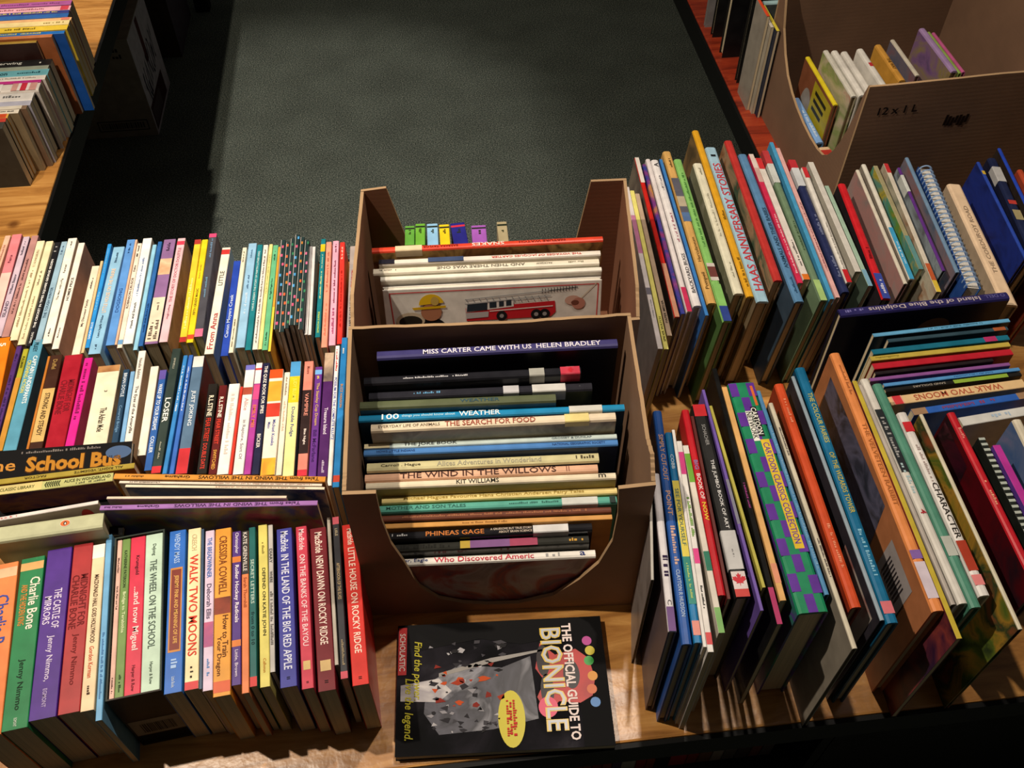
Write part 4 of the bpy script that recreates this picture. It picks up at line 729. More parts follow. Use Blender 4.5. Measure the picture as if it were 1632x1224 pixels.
# ------------------------------------------------------------------ right side, back row of picture books
H1 = .18
rr1 = [
 ('white torn', 'paperback', 'd8d0d0', (62, 82, 400, 314, 364, 540), dict(nc='R1c', Bd=[(.55, .8, 'c07ca0'), (.3, .34, '706c78')], T=[('Learning to be baby', .04, .4, '8c8c90', .4)])),
 ('pale yellow', 'paperback', 'e4dc7c', (80, 104, 422, 364, 404, 542), dict(nc='R1c', T=[('SPIDER WATCH', .02, .2, '4c4818', .5)])),
 ('tan', 'paperback', 'bca48c', (106, 130, 440, 386, 430, 442), dict(nc='R1c', T=[('PAPER MEDIA', .04, .26, '2c2420', .5)])),
 ('thin red and white', 'picture', 'c4241c', (116, 142, 226, 352, 386, 1168), dict(Bd=[(.82, 1, 'd8d0c8'), (0, .3, 'b8846c')], side=('7c7468', '584c48', '98806c'))),
 ('thin striped', 'paperback', ('a82c34', '283c8c', '783878', 'c08830'), (162, 184, 266, 392, 416, 1150), {}),
 ('slim white', 'picture', 'dcd4d4', (186, 206, 235, 420, 464, 1136), dict(Bd=[(0, .14, 'c03058')])),
 ('white with red lettering', 'picture', 'e0dcdc', (208, 262, 240, 466, 514, 1102), dict(T=[('BACKYARD BUGS', .06, .34, '302c34', .4), ('~', .4, .6, 'a0586c', .3), ('~', .76, .88, '706c74', .25), ('A', .94, .98, '201c24', .55)])),
 ('thin blue', 'paperback', '3c7cc0', (264, 280, 236, 520, 545, 1160), dict(side='2c5c9c')),
 ('tan with grey band', 'picture', 'd0a460', (282, 332, 190, 546, 606, 1087), dict(T=[('Pompeii', .04, .22, '4c3418', .5), ('Herculaneum', .24, .4, '5c4424', .35), ('~', .88, .95, '4c3418', .3)], Bd=[(.5, .8, '5c5c68'), (.5, .56, '54709c'), (.6, .67, 'b4a890')])),
 ('light green with blue end', 'picture', '84bc68', (348, 396, 236, 638, 696, 1192), dict(T=[('~', .42, .9, '48803c', .3)], Bd=[(0, .08, '30448c'), (.08, .2, '84bc68'), (.22, .32, 'c8c0b8'), (.24, .3, '6c3c38')], side='4c6c3c')),
 ('cream', 'picture', 'dcd8c0', (460, 520, 260, 706, 764, 1030), dict(T=[('~', .1, .22, '9c9884', .25), ('~', .4, .75, 'a8a490', .25), ('~', .9, .96, '8c8870', .3)], side=('8c8c74', '74745c', 'a09c88'))),
 ('mustard yellow', 'picture', 'd8a024', (458, 496, 66, 776, 830, 1047), dict(T=[('~', .05, .22, '6c4c10', .4), ('~', .42, .48, '6c4c10', .4)], side=('54442c', '8c7044', '3c3424'))),
 ('pale blue with red lettering', 'picture', '9cc0d4', (530, 600, 166, 832, 915, 1077), dict(T=[('HAAS ANNIVERSARY STORIES', .06, .88, 'b8343c', .7), ('~', .93, .97, '202428', .5)], side='7c6c54')),
 ('red cloth', 'picture', 'b83430', (646, 696, 126, 940, 996, 952), dict(side=('8c5c38', 'b09070', '405c48', '9c3c30'))),
 ('steel blue', 'picture', '5884ac', (728, 782, 206, 1064, 1124, 1077), dict(T=[('ANIMALS AND THEIR BABIES', .2, .6, '203850', .4), ('~', .05, .15, '284868', .3)], side='384858')),
 ('pink and red', 'paperback', 'c82c50', (786, 822, 206, 1076, 1112, 968), dict(T=[('~', .06, .5, 'f0c0c8', .4)], Bd=[(.88, 1, 'd8c8c0'), (.76, .88, 'c8a49c')])),
 ('white with orange end', 'paperback', 'dcd4cc', (824, 866, 230, 1114, 1156, 947), dict(Bd=[(.9, 1, 'c83034'), (0, .04, 'd87428')], T=[('~', .1, .3, '54504c', .4)])),
 ('grey green', 'picture', '6c8468', (868, 910, 186, 1215, 1258, 1070), dict(Bd=[(.9, 1, 'b83c40', .01), (.76, .9, 'c8ccc8', .01), (.0, .12, 'a0c078')], T=[('~', .3, .5, '40583c', .3)])),
 ('thin sky blue', 'paperback', '4898c4', (914, 938, 136, 1272, 1300, 1062), {}),
 ('pale pink', 'paperback', 'd8a8a4', (946, 976, 170, 212, 244, 1036), dict(nc='R1b', T=[('~', .15, .6, 'a06870', .4)])),
 ('navy with white and red end', 'picture', '242c54', (1022, 1072, 240, 254, 305, 1000), dict(nc='R1b', Bd=[(.93, 1, 'b83038', .01), (.78, .93, 'c8ccd0', .01)], T=[('~', .4, .55, '7880a0', .4), ('~', .1, .25, '7880a0', .4)])),
 ('white with red end', 'picture', 'dcd8d0', (-12, 22, 190, 262, 322, 937), dict(fc='R1b', nc='R1b', Bd=[(0, .1, 'c0242c'), (.9, 1, 'c02c34')], T=[('~', .1, .5, 'a09c94', .3)])),
 ('grey white', 'paperback', 'ccc8c0', (34, 66, 156, 334, 386, 868), dict(fc='R1b', nc='R1b', side='b0aca0')),
 ('pale green', 'paperback', '9cb8a4', (142, 166, 310, 402, 440, 962), dict(fc='R1b', nc='R1b', Bd=[(0, .15, '78a4bc')], side='48584c')),
 ('red with blue end', 'picture', 'c42028', (232, 276, 296, 510, 578, 1042), dict(fc='R1b', nc='R1b', Bd=[(0, .2, '38489c')], T=[('~', .04, .16, 'c8c8d8', .5), ('~', .32, .42, '601018', .4)], side='242024')),
 ('thin off-white', 'picture', 'd0c8b8', (344, 366, 206, 654, 686, 946), dict(fc='R1b', nc='R1b', side=('948884', 'a87c78', '807c78'))),
 ('white and sky blue', 'picture', 'd4d0c4', (380, 412, 170, 690, 726, 916), dict(fc='R1b', nc='R1b', Bd=[(0, .42, '409cc8')], T=[('~', .12, .3, 'c8e0ec', .4)], side='8c8478')),
 ('green illustrated', 'paperback', '9c9470', (456, 486, 180, 752, 786, 852), dict(fc='R1b', nc='R1b', side=('a8803c', '608c3c', '4c8c84', 'b0a038', '40685c'), Bd=[(0, .3, '5c8c8c')])),
 ('white with red and yellow ends', 'paperback', 'ccc4b4', (522, 552, 166, 866, 900, 1000), dict(fc='R1b', nc='R1b', Bd=[(.92, 1, 'b83034'), (0, .08, 'd0b440'), (.08, .2, 'b85830')], side=('8c5c38', 'b8b09c', '6c7868'))),
 ('dark grey with purple edge', 'picture', '5c3080', (612, 636, 192, 906, 930, 862), dict(fc='R1b', nc='R1b', side=('484448', '8c98a0', '302c34'), Bd=[(.75, .92, 'c8ccc8', .014)])),
 ('slate blue', 'picture', '6c88a4', (662, 690, 126, 994, 1022, 872), dict(fc='R1b', nc='R1b', side=('3c5c74', '7c6c74', '8c5c58'))),
]
def spiral_mesh(root, L, t, W, kind, sm, dm, pg):
    h = t/2
    cv_ = box('cover', -L/2, L/2, -h, -h+.0015, 0, W-.008, cov('2c5ca0'), root); box('cover', -L/2, L/2, h-.0015, h, 0, W-.008, cov('24488c'), root)
    box('page_block', -L/2+.002, L/2-.002, -h+.0017, h-.0017, .001, W-.01, pages_mat('d0ccc4'), root)
    n = 26; v, f = [], []
    for k in range(n):
        x = -L/2+L*(k+.5)/n; rr, a0 = h*1.0, len(v); m = 14; q = 4; wr = .0013
        for i in range(m):
            th = math.pi*1.15*(i/(m-1))-.075*math.pi; cy, cz = rr*math.cos(th), W-.012+(.012)*math.sin(th)*.95
            for j in range(q):
                ph = math.tau*j/q; v.append((x+wr*math.cos(ph), cy*(1+wr*math.sin(ph)/rr), cz+wr*math.sin(ph)))
        for i in range(m-1):
            for j in range(q): f.append((a0+i*q+j, a0+i*q+(j+1) % q, a0+(i+1)*q+(j+1) % q, a0+(i+1)*q+j))
    o = mesh('spiral_binding', v, f, cov('8ca8cc', .3), None, root); return cv_
rr1 += [('', 'picture', '2c5ca0', (752, 852, 165, 1086, 1170, 950), dict(fc='R1b', nc='R1b', nm='spiral_notebook', mesh_fn=spiral_mesh, label='blue notebook with pale spiral binding in the back right row')),
 ('thick cream', 'picture', 'dcc0a0', (930, 1036, 300, 1306, 1398, 1085), dict(fc='R1b', nc='R1b', T=[('THE CORDUROY ROAD', .24, .8, '8c7864', .3)], side='a8947c', pg=pages_mat('c8b48c'))),
 ('navy starry', 'picture', '2844a0', (1128, 1152, 155, 1440, 1466, 780), dict(fc='R1b', nc='R1b', side=('1c2458', '20307c', '18204c'), Bd=[(.86, .9, 'c8a838')])),
 ('dark navy with white label', 'picture', '1c2444', (1198, 1262, 130, 1490, 1546, 760), dict(fc='R1b', nc='R1b', Bd=[(.74, .9, 'b0b0b0', .012), (.5, .54, 'b83c34'), (.34, .44, 'a0946c')], side='181c34')),
 ('bright blue edged', 'picture', '2444b0', (1266, 1288, 66, 1570, 1600, 700), dict(fc='R1b', nc='R1b', side='2c2420')),
 ('rusty red', 'picture', 'b0482c', (1392, 1436, 205, 1700, 1740, 800), dict(fc='R1b', nc='R1b', side='98402c', Bd=[(.6, .8, 'b8c0b0')])),
]
vrow(rr1, H1, 'books in the back row right of the boxes', 'back row right of boxes', 'R1', 'R1', rev=True, lean=math.radians(5))

# ------------------------------------------------------------------ right side: crosswise books
HR = hrow([
 ('navy', 'picture', '28245c', (145, 194, 246, 1172, 90, 136), dict(H=.205, inv=True, T=[('O DELL', .02, .14, '5c5890', .4), ('Island of the Blue Dolphins', .17, .83, 'b0a4a8', .66), ('~', .86, .97, '6c68a0', .35)], side=('14142c', '1a1a30'))),
 ('light blue', 'paperback', '5c9cc4', (350, 349, 370, 1180, 255, 280), dict(H=.19, inv=True, T=[('~', .2, .6, '34647c', .4)], side='2c4454')),
 ('deep slate', 'paperback', '2c4450', (440, 382, 404, 1170, 305, 328), dict(H=.187, inv=True, Bd=[(.02, .12, 'a05430')])),
 ('teal', 'paperback', '14647c', (345, 446, 478, 1176, 355, 388), dict(H=.185, inv=True, Bd=[(.09, .18, 'a82c60')])),
 ('mustard', 'paperback', 'b4a044', (335, 490, 516, 1182, 397, 430), dict(H=.184, inv=True, T=[('~', .8, .98, '807028', .4)])),
 ('red', 'paperback', 'b01c2c', (350, 532, 568, 1196, 440, 480), dict(H=.183, inv=True)),
 ('thin black', 'paperback', '20181c', (362, 582, 602, 1080, 498, 520), dict(H=.181, inv=True)),
 ('thin purple', 'paperback', '845090', (330, 620, 642, 1182, 524, 545), dict(H=.18, inv=True)),
 ('thin cornflower', 'paperback', '508cc4', (415, 652, 674, 1242, 554, 576), dict(H=.179, inv=True, T=[('~', .2, .5, '34649c', .4)])),
 ('black and lime', 'paperback', '1c1a18', (425, 684, 708, 1252, 582, 606), dict(H=.178, inv=True, T=[('SAND DOLLARS', .56, .8, '9c9488', .5)], Bd=[(.1, .5, '88a83c')])),
 ('buff with red lettering', 'paperback', 'd8b888', (450, 736, 788, 1272, 622, 680), dict(H=.177, inv=True, T=[('WALK TWO MOONS', .17, .82, 'a8543c', .66)], Bd=[(.9, .98, 'd8a088'), (.91, .97, 'c83840')])),
 ('blue with tan ends', 'paperback', '2c5cb0', (590, 810, 850, 1300, 700, 745), dict(H=.175, inv=True, T=[('~', .3, .75, '803c60', .5)], Bd=[(.88, 1, '98785c'), (0, .1, '98785c')])),
 ('grey white', 'paperback', 'c8c8c4', (885, 860, 915, 1310, 785, 845), dict(H=.172, inv=True, T=[('~', .3, .6, '9cb0c4', .5)])),
], .18, 'crosswise books on the right', 'among the right crosswise books', 'RH')

# ------------------------------------------------------------------ right side, front row
H2 = .215
CK = []; rk = random.Random(5)
for i_ in range(14):
    for j_ in range(3):
        if (i_+j_) % 2 == 0: a_ = i_/14+rk.uniform(-.008, .008); CK.append((max(0, a_), min(1, a_+.068), -.5+j_/3+.01, -.5+(j_+1)/3-.01, '5a2c92'))
CK += [(.285, .76, .06, .38, 'd8b830'), (.125, .27, .06, .28, '181818'), (.145, .29, -.17, .05, 'e4e4dc'), (.02, .12, .30, .4, 'd06830')]
rr2 = [
 ('tall grey', 'picture', 'b8b4ac', (124, 140, 700, 126, 143, 215), dict(side=('6c6460', '8c8480', '5c5450'))),
 ('white with purple end', 'picture', 'd4d0d4', (142, 176, 700, 209, 275, 490), dict(Bd=[(.86, 1, '5c2c78')], T=[('~', .55, .7, '28183c', .7), ('C', .82, .85, '504c50', .5)], side='5c5054')),
 ('dark blue with peach lettering', 'picture', '2454a0', (108, 150, 340, 285, 356, 560), dict(T=[('SIMPLY CUT-OUT', .12, .34, 'c89c84', .5), ('POINT', .38, .5, 'd8a890', .5), ('~', .54, .7, 'c8a494', .5), ('CLAYTON R HUDSON', .72, .9, 'a8bcd8', .4)])),
 ('blue, yellow and teal', 'picture', '1c78b0', (154, 198, 465, 358, 402, 552), dict(T=[('COBB', .12, .2, 'd0e4f0', .45), ('SEE FOR YOURSELF', .28, .6, '4c6c68', .5), ('~', .66, .82, 'b8c870', .3)], Bd=[(.26, .63, 'd8c84c'), (.63, .84, '1c8478'), (.91, .97, 'd8887c')])),
 ('thin white', 'paperback', 'dcd8d4', (200, 218, 450, 404, 424, 575), {}),
 ('white with pink marks', 'paperback', 'dcd8d4', (224, 246, 515, 426, 470, 602), dict(T=[('~', .3, .5, '6c9c3c', .6), ('~', .72, .82, '2c2c2c', .4)], Bd=[(.06, .18, 'c83c80'), (.55, .62, 'd83c88'), (.92, .97, 'c83c40')])),
 ('white with green tip', 'paperback', 'd4ccc0', (276, 312, 540, 490, 522, 500), dict(Bd=[(0, .05, 'e0dcd4'), (.05, .22, '6ca434'), (.6, .7, '187058'), (.88, 1, '74a85c')])),
 ('red with yellow word', 'picture', 'b81824', (266, 320, 335, 478, 525, 298), dict(T=[('BIG', .3, .36, '7c7cb0', .5), ('BOOK OF', .38, .52, 'e8dcd8', .5), ('NOW', .53, .64, 'e0c838', .5)])),
 ('thin maroon', 'paperback', '5c2420', (330, 348, 372, 530, 552, 318), {}),
 ('black with red end', 'picture', '1c1c1c', (352, 440, 305, 570, 672, 306), dict(T=[('SCHACHER', .12, .24, '8c8c8c', .26), ('THE JUMBO BOOK OF ART', .32, .68, 'd4d4d4', .3), ('~', .78, .82, '707070', .12)], Bd=[(0, .07, 'c0242c'), (.69, .875, 'bcbcbc', .01), (.885, .965, 'd4c8c8'), (.965, 1, 'c03c38')])),
 ('thin lilac', 'paperback', '6c54a4', (416, 434, 220, 712, 732, 380), dict(Bd=[(.45, .65, '7c7c8c')])),
 ('thin olive', 'paperback', 'b0a84c', (468, 484, 312, 722, 744, 256), {}),
 ('glossy black with pink end', 'paperback', '141414', (486, 512, 98, 742, 776, 458), dict(Bd=[(.88, 1, 'a82c60')], T=[('~', .5, .6, '983c80', .4)], rough=.2)),
 ('thin peach', 'paperback', 'd8a868', (528, 546, 205, 810, 862, 326), dict(Bd=[(.85, .93, 'd89070')])),
 ('', 'picture', '1a8058', (568, 728, 180, 918, 1080, 390), dict(label='thick green and purple checked book with yellow title panel, front right row', side=('1a8058', '5c3090', '1a8058'), Pt=CK,
   T=[('CARTOON', .13, .26, 'e8e8e0', .2, .16), ('NETWORK', .15, .28, '141414', .2, -.06), ('CARTOON CLASSICS COLLECTION', .3, .74, '5c2c8c', .22, .22)])),
 ('mottled blue', 'picture', '4c84b0', (736, 768, 225, 55, 76, 240), dict(nc='R2d', T=[('~', .2, .9, '7ca8c8', .5)])),
 ('long white', 'picture', 'c4bca8', (806, 840, 295, 212, 236, 545), dict(nc='R2d', T=[('~', .12, .25, '68605c', .4), ('~', .6, .75, '68605c', .4)], side='8c8478')),
 ('vermilion', 'picture', 'c44a24', (846, 896, 185, 196, 270, 312), dict(nc='R2d', T=[('~', .08, .2, 'dc8c6c', .3), ('~', .66, .85, 'dc8c6c', .3)], side='9c3820')),
 ('thin charcoal with pale edge', 'picture', '8c9ca8', (938, 962, 142, 366, 392, 385), dict(nc='R2d', side=('2c2c34', '38343c', '282830'))),
 ('peacock blue with yellow lettering', 'picture', '12648c', (964, 1018, 92, 398, 480, 400), dict(nc='R2d', T=[('THE COLOUR FAIRIES', .12, .34, 'b4b060', .45), ('OF THE WIZARDS TOWER', .38, .62, 'b4a84c', .45), ('~', .68, .85, '7cb0c8', .35)], Bd=[(.93, .97, 'c86c74')], side='104c6c')),
 ('orange', 'picture', 'd8864c', (86, 150, 468, 662, 735, 332), dict(fc='RH', nc='R2d', T=[('~', .05, .2, '9c5c34', .3), ('THE VELVETEEN RABBIT', .28, .68, '9c5c30', .4)], Bd=[(.84, .96, 'c8bcc8'), (.8, .83, '7c5ca0')], side='b8754c')),
 ('thin yellow', 'paperback', 'b8a438', (205, 232, 640, 782, 832, 490), dict(fc='RH', nc='R2d', side=('2c1838', '8c3c38', '20142c'))),
 ('slim grey', 'picture', 'a8a098', (244, 268, 664, 766, 800, 296), dict(fc='RH', nc='R2d')),
 ('white with black panel', 'picture', 'ccc8c0', (270, 328, 625, 812, 864, 290), dict(fc='RH', nc='R2d', T=[('~', .2, .4, '949494', .5), ('4', .62, .65, 'a03038', .6), ('~', .42, .56, '9cb4b8', .5)], Bd=[(.16, .46, '24282c')])),
 ('sea green cloth', 'picture', '4c8470', (346, 410, 655, 880, 945, 312), dict(fc='RH', nc='R2d', Bd=[(.72, .8, 'b0b4ac')])),
 ('white with one black word', 'picture', 'd4d0cc', (492, 560, 830, 930, 992, 245), dict(fc='RH', nc='R2d', T=[('~', .2, .44, '9c8c88', .35), ('CHARACTER', .42, .72, '28241f', .55)], Bd=[(.06, .12, 'c02830'), (.73, .88, 'a03824'), (.9, .95, 'd88080')])),
 ('garden-pictured', 'picture', 'c4bca4', (632, 656, 842, 1148, 1178, 436), dict(fc='RH', nc='R2d', side=('2c3820', '5c6c28', 'a88030', '344428', '8c4c2c'))),
 ('crimson', 'picture', 'b41c28', (802, 852, 830, 1244, 1300, 210), dict(fc='RH', nc='R2d', T=[('~', .1, .18, 'd88478', .4), ('~', .42, .56, 'd8987c', .4)], Bd=[(.9, 1, 'c8c0b8')], side=('5c0c18', '4c0c14', '20141c'))),
 ('black coil-bound', 'paperback', '1c201c', (988, 1032, 985, 1376, 1420, 1010), dict(fc='RH', nc='R2c', Bd=[(k/22, k/22+.02, 'a8b0a8') for k in range(22)])),
 ('magenta', 'paperback', 'a8308c', (1076, 1130, 1030, 1410, 1460, 900), dict(fc='RH', nc='R2c', side='5c3c98')),
 ('white-edged blue', 'picture', 'c4bca8', (1198, 1258, 108, 1420, 1480, 560), dict(fc='R2c', nc='R2c', side=('34588c', '5c6c90', '8c7898'))),
]
R2 = vrow(rr2, H2, 'books in the front row right of the boxes', 'front row right of boxes', 'R2a', 'R2b')

# ------------------------------------------------------------------ left table: spines across, ends towards the aisle
def xend(rows, crop, group, where, sgn, H0, xfix):
    """spines along X; each given by the pixel of its aisle end"""
    prev = None
    for i, (desc, hx, x, yt, yb, H, L, o) in enumerate(rows):
        o = dict(o); a = un(*px(crop, x, yt), H); b = un(*px(crop, x, yb), H); c = (a+b)/2
        t = max(.004, abs(a.y-b.y)-.0005); y = c.y
        if prev is not None and y+t/2 > prev-.0005: y = prev-.0005-t/2
        prev = y-t/2; xe = c.x
        E_ = Vector((xe, y, TZ+H)); O_ = Vector((xe+sgn*L, y, TZ+H))
        A, B = (O_, E_) if sgn < 0 else (E_, O_)
        book(f'{desc}, {ordn(i+1)} from the far end of {where}', group, A, B, t, H, o.pop('kind', 'paperback'), hx, **o)
xend([
 ('orchid purple paperback', 'a05490', 410, 0, 24, .14, .2, dict(T=[('~', .3, .9, '703c68', .4)])),
 ('pink paperback', 'd8a0ac', 405, 30, 54, .14, .2, dict(T=[('~', .3, .75, '90505c', .4)], Bd=[(.9, .98, 'c04050')])),
 ('navy paperback', '30387c', 396, 56, 71, .14, .2, dict(T=[('~', .3, .9, 'c0b050', .5)])),
 ('blue paperback', '2c5c9c', 392, 73, 95, .14, .2, {}),
 ('orange and cream paperback', 'd8a874', 410, 97, 111, .15, .2, dict(Bd=[(.9, .98, 'd07860')])),
 ('cream paperback', 'dcc88c', 398, 112, 137, .15, .2, dict(T=[('~', .75, .95, '907840', .4)])),
 ('yellow paperback', 'd8b838', 388, 140, 166, .15, .2, dict(T=[('~', .4, .7, '705c18', .4)])),
 ('tall bright blue picture book', '2470c0', 370, 174, 190, .17, .22, dict(T=[('~', .2, .8, 'd8c84c', .5)], side='1c54a8')),
 ('orange paperback', 'c87c4c', 300, 190, 206, .17, .2, dict(side='a05c34')),
 ('thin yellow and brown paperback', 'a88838', 218, 207, 220, .165, .2, dict(side='301814')),
 ('glossy black paperback', '1c1c1c', 305, 303, 338, .13, .18, dict(T=[('Silverwing', .35, .7, 'c0c0b8', .5), ('~', .85, .92, 'c0c0b8', .4)])),
 ('grey paperback', '909888', 290, 340, 360, .13, .18, {}),
 ('light blue paperback', '68a8b4', 290, 362, 396, .13, .18, dict(T=[('Blue Moon', .25, .58, '1c4450', .55), ('~', .68, .92, '1c4450', .3)])),
 ('white paperback', 'dcd4cc', 272, 400, 424, .13, .18, dict(T=[('~', .4, .9, '908478', .3)])),
 ('magenta paperback', 'b82c80', 246, 428, 442, .13, .18, {}),
 ('flag-labelled white hardcover', 'd0c8c0', 236, 446, 492, .13, .18, dict(kind='hardcover', T=[('~', .45, .6, '807870', .3)], Bd=[(.0, .62, 'dcd8d4'), (.72, .97, 'c8948c'), (.78, .9, 'e0d4d0'), (.81, .87, 'c03040')])),
 ('white and grey hardcover', 'ccc8c4', 200, 498, 548, .128, .18, dict(kind='hardcover', T=[('~', .3, .5, '606060', .3), ('~', .7, .9, '606060', .3)], side='302824')),
 ('pale lilac paperback', 'a8a8b8', 180, 568, 594, .128, .18, {}),
 ('brown paperback with white label', '7c6450', 155, 598, 618, .128, .18, dict(Bd=[(.6, .95, 'd0c8b8')])),
 ('white thin paperback', 'd8d0c0', 110, 620, 642, .128, .18, dict(T=[('~', .75, .95, '302c28', .3)], side='8c7c60')),
 ('yellow and red paperback', 'd0a048', 50, 645, 668, .128, .18, dict(Bd=[(.8, .98, 'c84c28')])),
 ('red paperback', 'b83c30', 36, 670, 692, .128, .18, dict(side='383430')),
 ('dark grey paperback with barcode', '3c3c38', 20, 700, 735, .128, .18, dict(side='34342f')),
], 'L4', 'books on the left table', 'the left table stack', -1, .13, -.69)

# ------------------------------------------------------------------ right table: books standing along the aisle
for i, (desc, hx, sd, y0, t, H, L, x0) in enumerate([
 ('thin pale grey picture book', 'a8a4a0', '8c8888', 1.93, .010, .24, .2, .662), ('black picture book', '181818', '181818', 1.885, .016, .24, .2, .668),
 ('black picture book with red marks', '141414', '141416', 1.80, .024, .23, .22, .668), ('dark green picture book', '20281c', '1c1c1a', 1.70, .014, .225, .22, .673),
 ('grey picture book with pale blue spine', '9cbcc0', ('3c4444', '505654', '3a1c1c'), 1.675, .012, .19, .22, .687)]):
    book(f'{desc}, {ordn(i+1)} from far end on the red table', 'books on the red table', (x0, y0+t/2, TZ+H), (x0+L, y0+t/2, TZ+H), t, H, 'picture', hx, side=sd)
for desc, hx, sd, x0, H in (('pale book with orange spine leaning by the big box corner', 'd84c28', 'a0988c', .6695, .205), ('thin white paperback between orange and yellow spined books by big box', 'c8c0b4', 'b0a898', .6765, .19), ('navy paperback with yellow spine touching the big box corner', 'd0c040', '18243c', .6835, .19)):
    book(desc, 'books on the red table', (x0, 1.668, TZ+H), (x0, 1.572+(.6835-x0)*2, TZ+H), .006, H, 'paperback', hx, side=sd)

VR = next(b for b in R2 if 'orange book,' in b['label']); JB = next(b for b in R2 if 'black with red end' in b['label'])
side_print(VR, [(.06, .1), (.62, .06), (.66, .5), (.6, .95), (.1, .95)], ('20242c', '343848', '5c5c74', '2c2c30', '7c6c6c'), 1)
side_print(VR, [(.72, .12), (.9, .12), (.9, .5), (.72, .5)], 'a8a0a0', 2, name='barcode_label')
for i in range(9): side_print(VR, [(.75+.014*i, .2), (.756+.014*i, .2), (.756+.014*i, .36), (.75+.014*i, .36)], '28242a', 3, name='barcode_bar')
leaf_print(JB, .925, 0, .016, -1)
side_print(HR[0], oval(.40, .22, .10, .1), 'a06c44', 1, face=1)
CRM = next(b for b in R2 if b['label'].startswith('crimson'))
side_print(CRM, [(.02, .06), (.3, .06), (.42, .95), (.02, .95)], ('141016', '3c1020', '1c1018', '5c2c38'), 1)
CHB = next(b for b in R2 if 'charcoal' in b['label'])
side_print(CHB, [(.7, .08), (.97, .08), (.97, .5), (.74, .5)], ('a09890', 'b8b0a8', '8c3c38'), 1)

# ------------------------------------------------------------------ children's books inside the big box on the red table
cx3, cy3 = .87, 1.4
def inbox(label, x, y, rz, L, t, H, hx, lean=0., side=None, T=(), Bd=(), Pt=(), kind='picture', zb=.0046):
    d = Vector((math.cos(rz), math.sin(rz), 0))*L/2; c = Vector((x, y, TZ+H))
    return book(label, 'books in the big box on the red table', c-d, c+d, t, H, kind, hx, side=side, T=T, Bd=Bd, Pt=Pt, lean=lean, zb=zb)
PI = math.pi
def deep(label, x, yf, yn, t, H, hx, **o): return inbox(label, x, (yf+yn)/2, -PI/2, yf-yn, t, H, hx, **o)
deep('light blue spined book at the curved opening of the big box', .7185, 1.50, 1.357, .015, .09, '7ca4d8', side='6c94c8', T=[('~', .3, .9, 'c8d8ec', .4)])
YB = deep('yellow topped picture book showing brown and grey cover in big box', .735, 1.53, 1.372, .009, .158, 'd8c428', side='8c5438')
side_print(YB, [(.42, .06), (.98, .06), (.98, .5), (.42, .62)], 'b8a828', 2); side_print(YB, oval(.3, .55, .16, .3), '9c948c', 1)
for q_ in (.14, .24, .34): side_print(YB, [(.5, q_), (.9-q_*.3, q_), (.9-q_*.3, q_+.05), (.5, q_+.05)], '2c2810', 3)
deep('white picture book with painted cover just behind the yellow one', .750, 1.496, 1.347, .010, .19, 'c8c4b8', side=('b8a888', '8c9c60', 'c8b8a0', 'b84038'))
deep('white storybook, second in the white run inside big box', .764, 1.49, 1.345, .012, .192, 'd4d0c8')
deep('white storybook, third in the white run inside big box', .778, 1.48, 1.34, .012, .195, 'ccc8c0')
deep('white storybook with red spot, last in white run inside big box', .793, 1.455, 1.34, .012, .214, 'd0ccc4', Pt=[(.4, .5, -.2, .3, 'b83038')])
deep('tan spined picture book between white run and blue pictured book', .832, 1.468, 1.352, .012, .212, 'c08c3c', side='c8943c', T=[('THE WAY', .4, .7, '4c3010', .5)])
deep('blue pictured storybook with pale edge in the big box', .868, 1.488, 1.37, .008, .208, 'c0b8a8', side=('4c5870', '6c6470', '8c4c48'))
deep('lilac picture book standing deepest in the big box', .928, 1.505, 1.362, .012, .217, '9c80ac', side=('544868', '7c5c88', '8c7c50', '503048'))
deep('thin lime book beside the lilac one in big box', .940, 1.50, 1.362, .006, .212, '88a050')
deep('thin pink book rightmost of the far group in big box', .950, 1.50, 1.368, .006, .210, 'b85888')
deep('cream book with red end at the bottom of the opening', .7225, 1.345, 1.262, .022, .088, 'd0b08c', Bd=[(.1, .4, 'a83028')], side='b89878')
# marker writing on the box front
Mw = Matrix.Translation((c3[0][0], c3[0][1], TZ)) 
ib = box3.matrix_world.inverted()
def on_front(s, z, d=.0007):
    a = Vector((c3[0][0], c3[0][1], TZ)); b = Vector((c3[1][0], c3[1][1], TZ)); dd = (b-a).normalized()
    R = Matrix(((dd.x, 0, dd.y, 0), (dd.y, 0, -dd.x, 0), (0, 1, 0, 0), (0, 0, 0, 1)))
    return ib @ Matrix.Translation(a+dd*s+Vector((0, 0, z))+Vector((dd.y, -dd.x, 0))*d) @ R
letter('12 x 1 L', on_front(.062, .245), .068, .014, flat('1c120c'), box3, bold=.02)
for i in range(7):
    M_ = on_front(.152+i*.006, .215-.002*(i % 3)); hgt = .02-.002*(i % 4)
    mesh('smudged_stamp', [M_ @ Vector(p) for p in ((0, -hgt/2, 0), (.005, -hgt/2, 0), (.006, hgt/2, 0), (.001, hgt/2, 0))], [(0, 1, 2, 3)], flat('20140e'), None, box3)

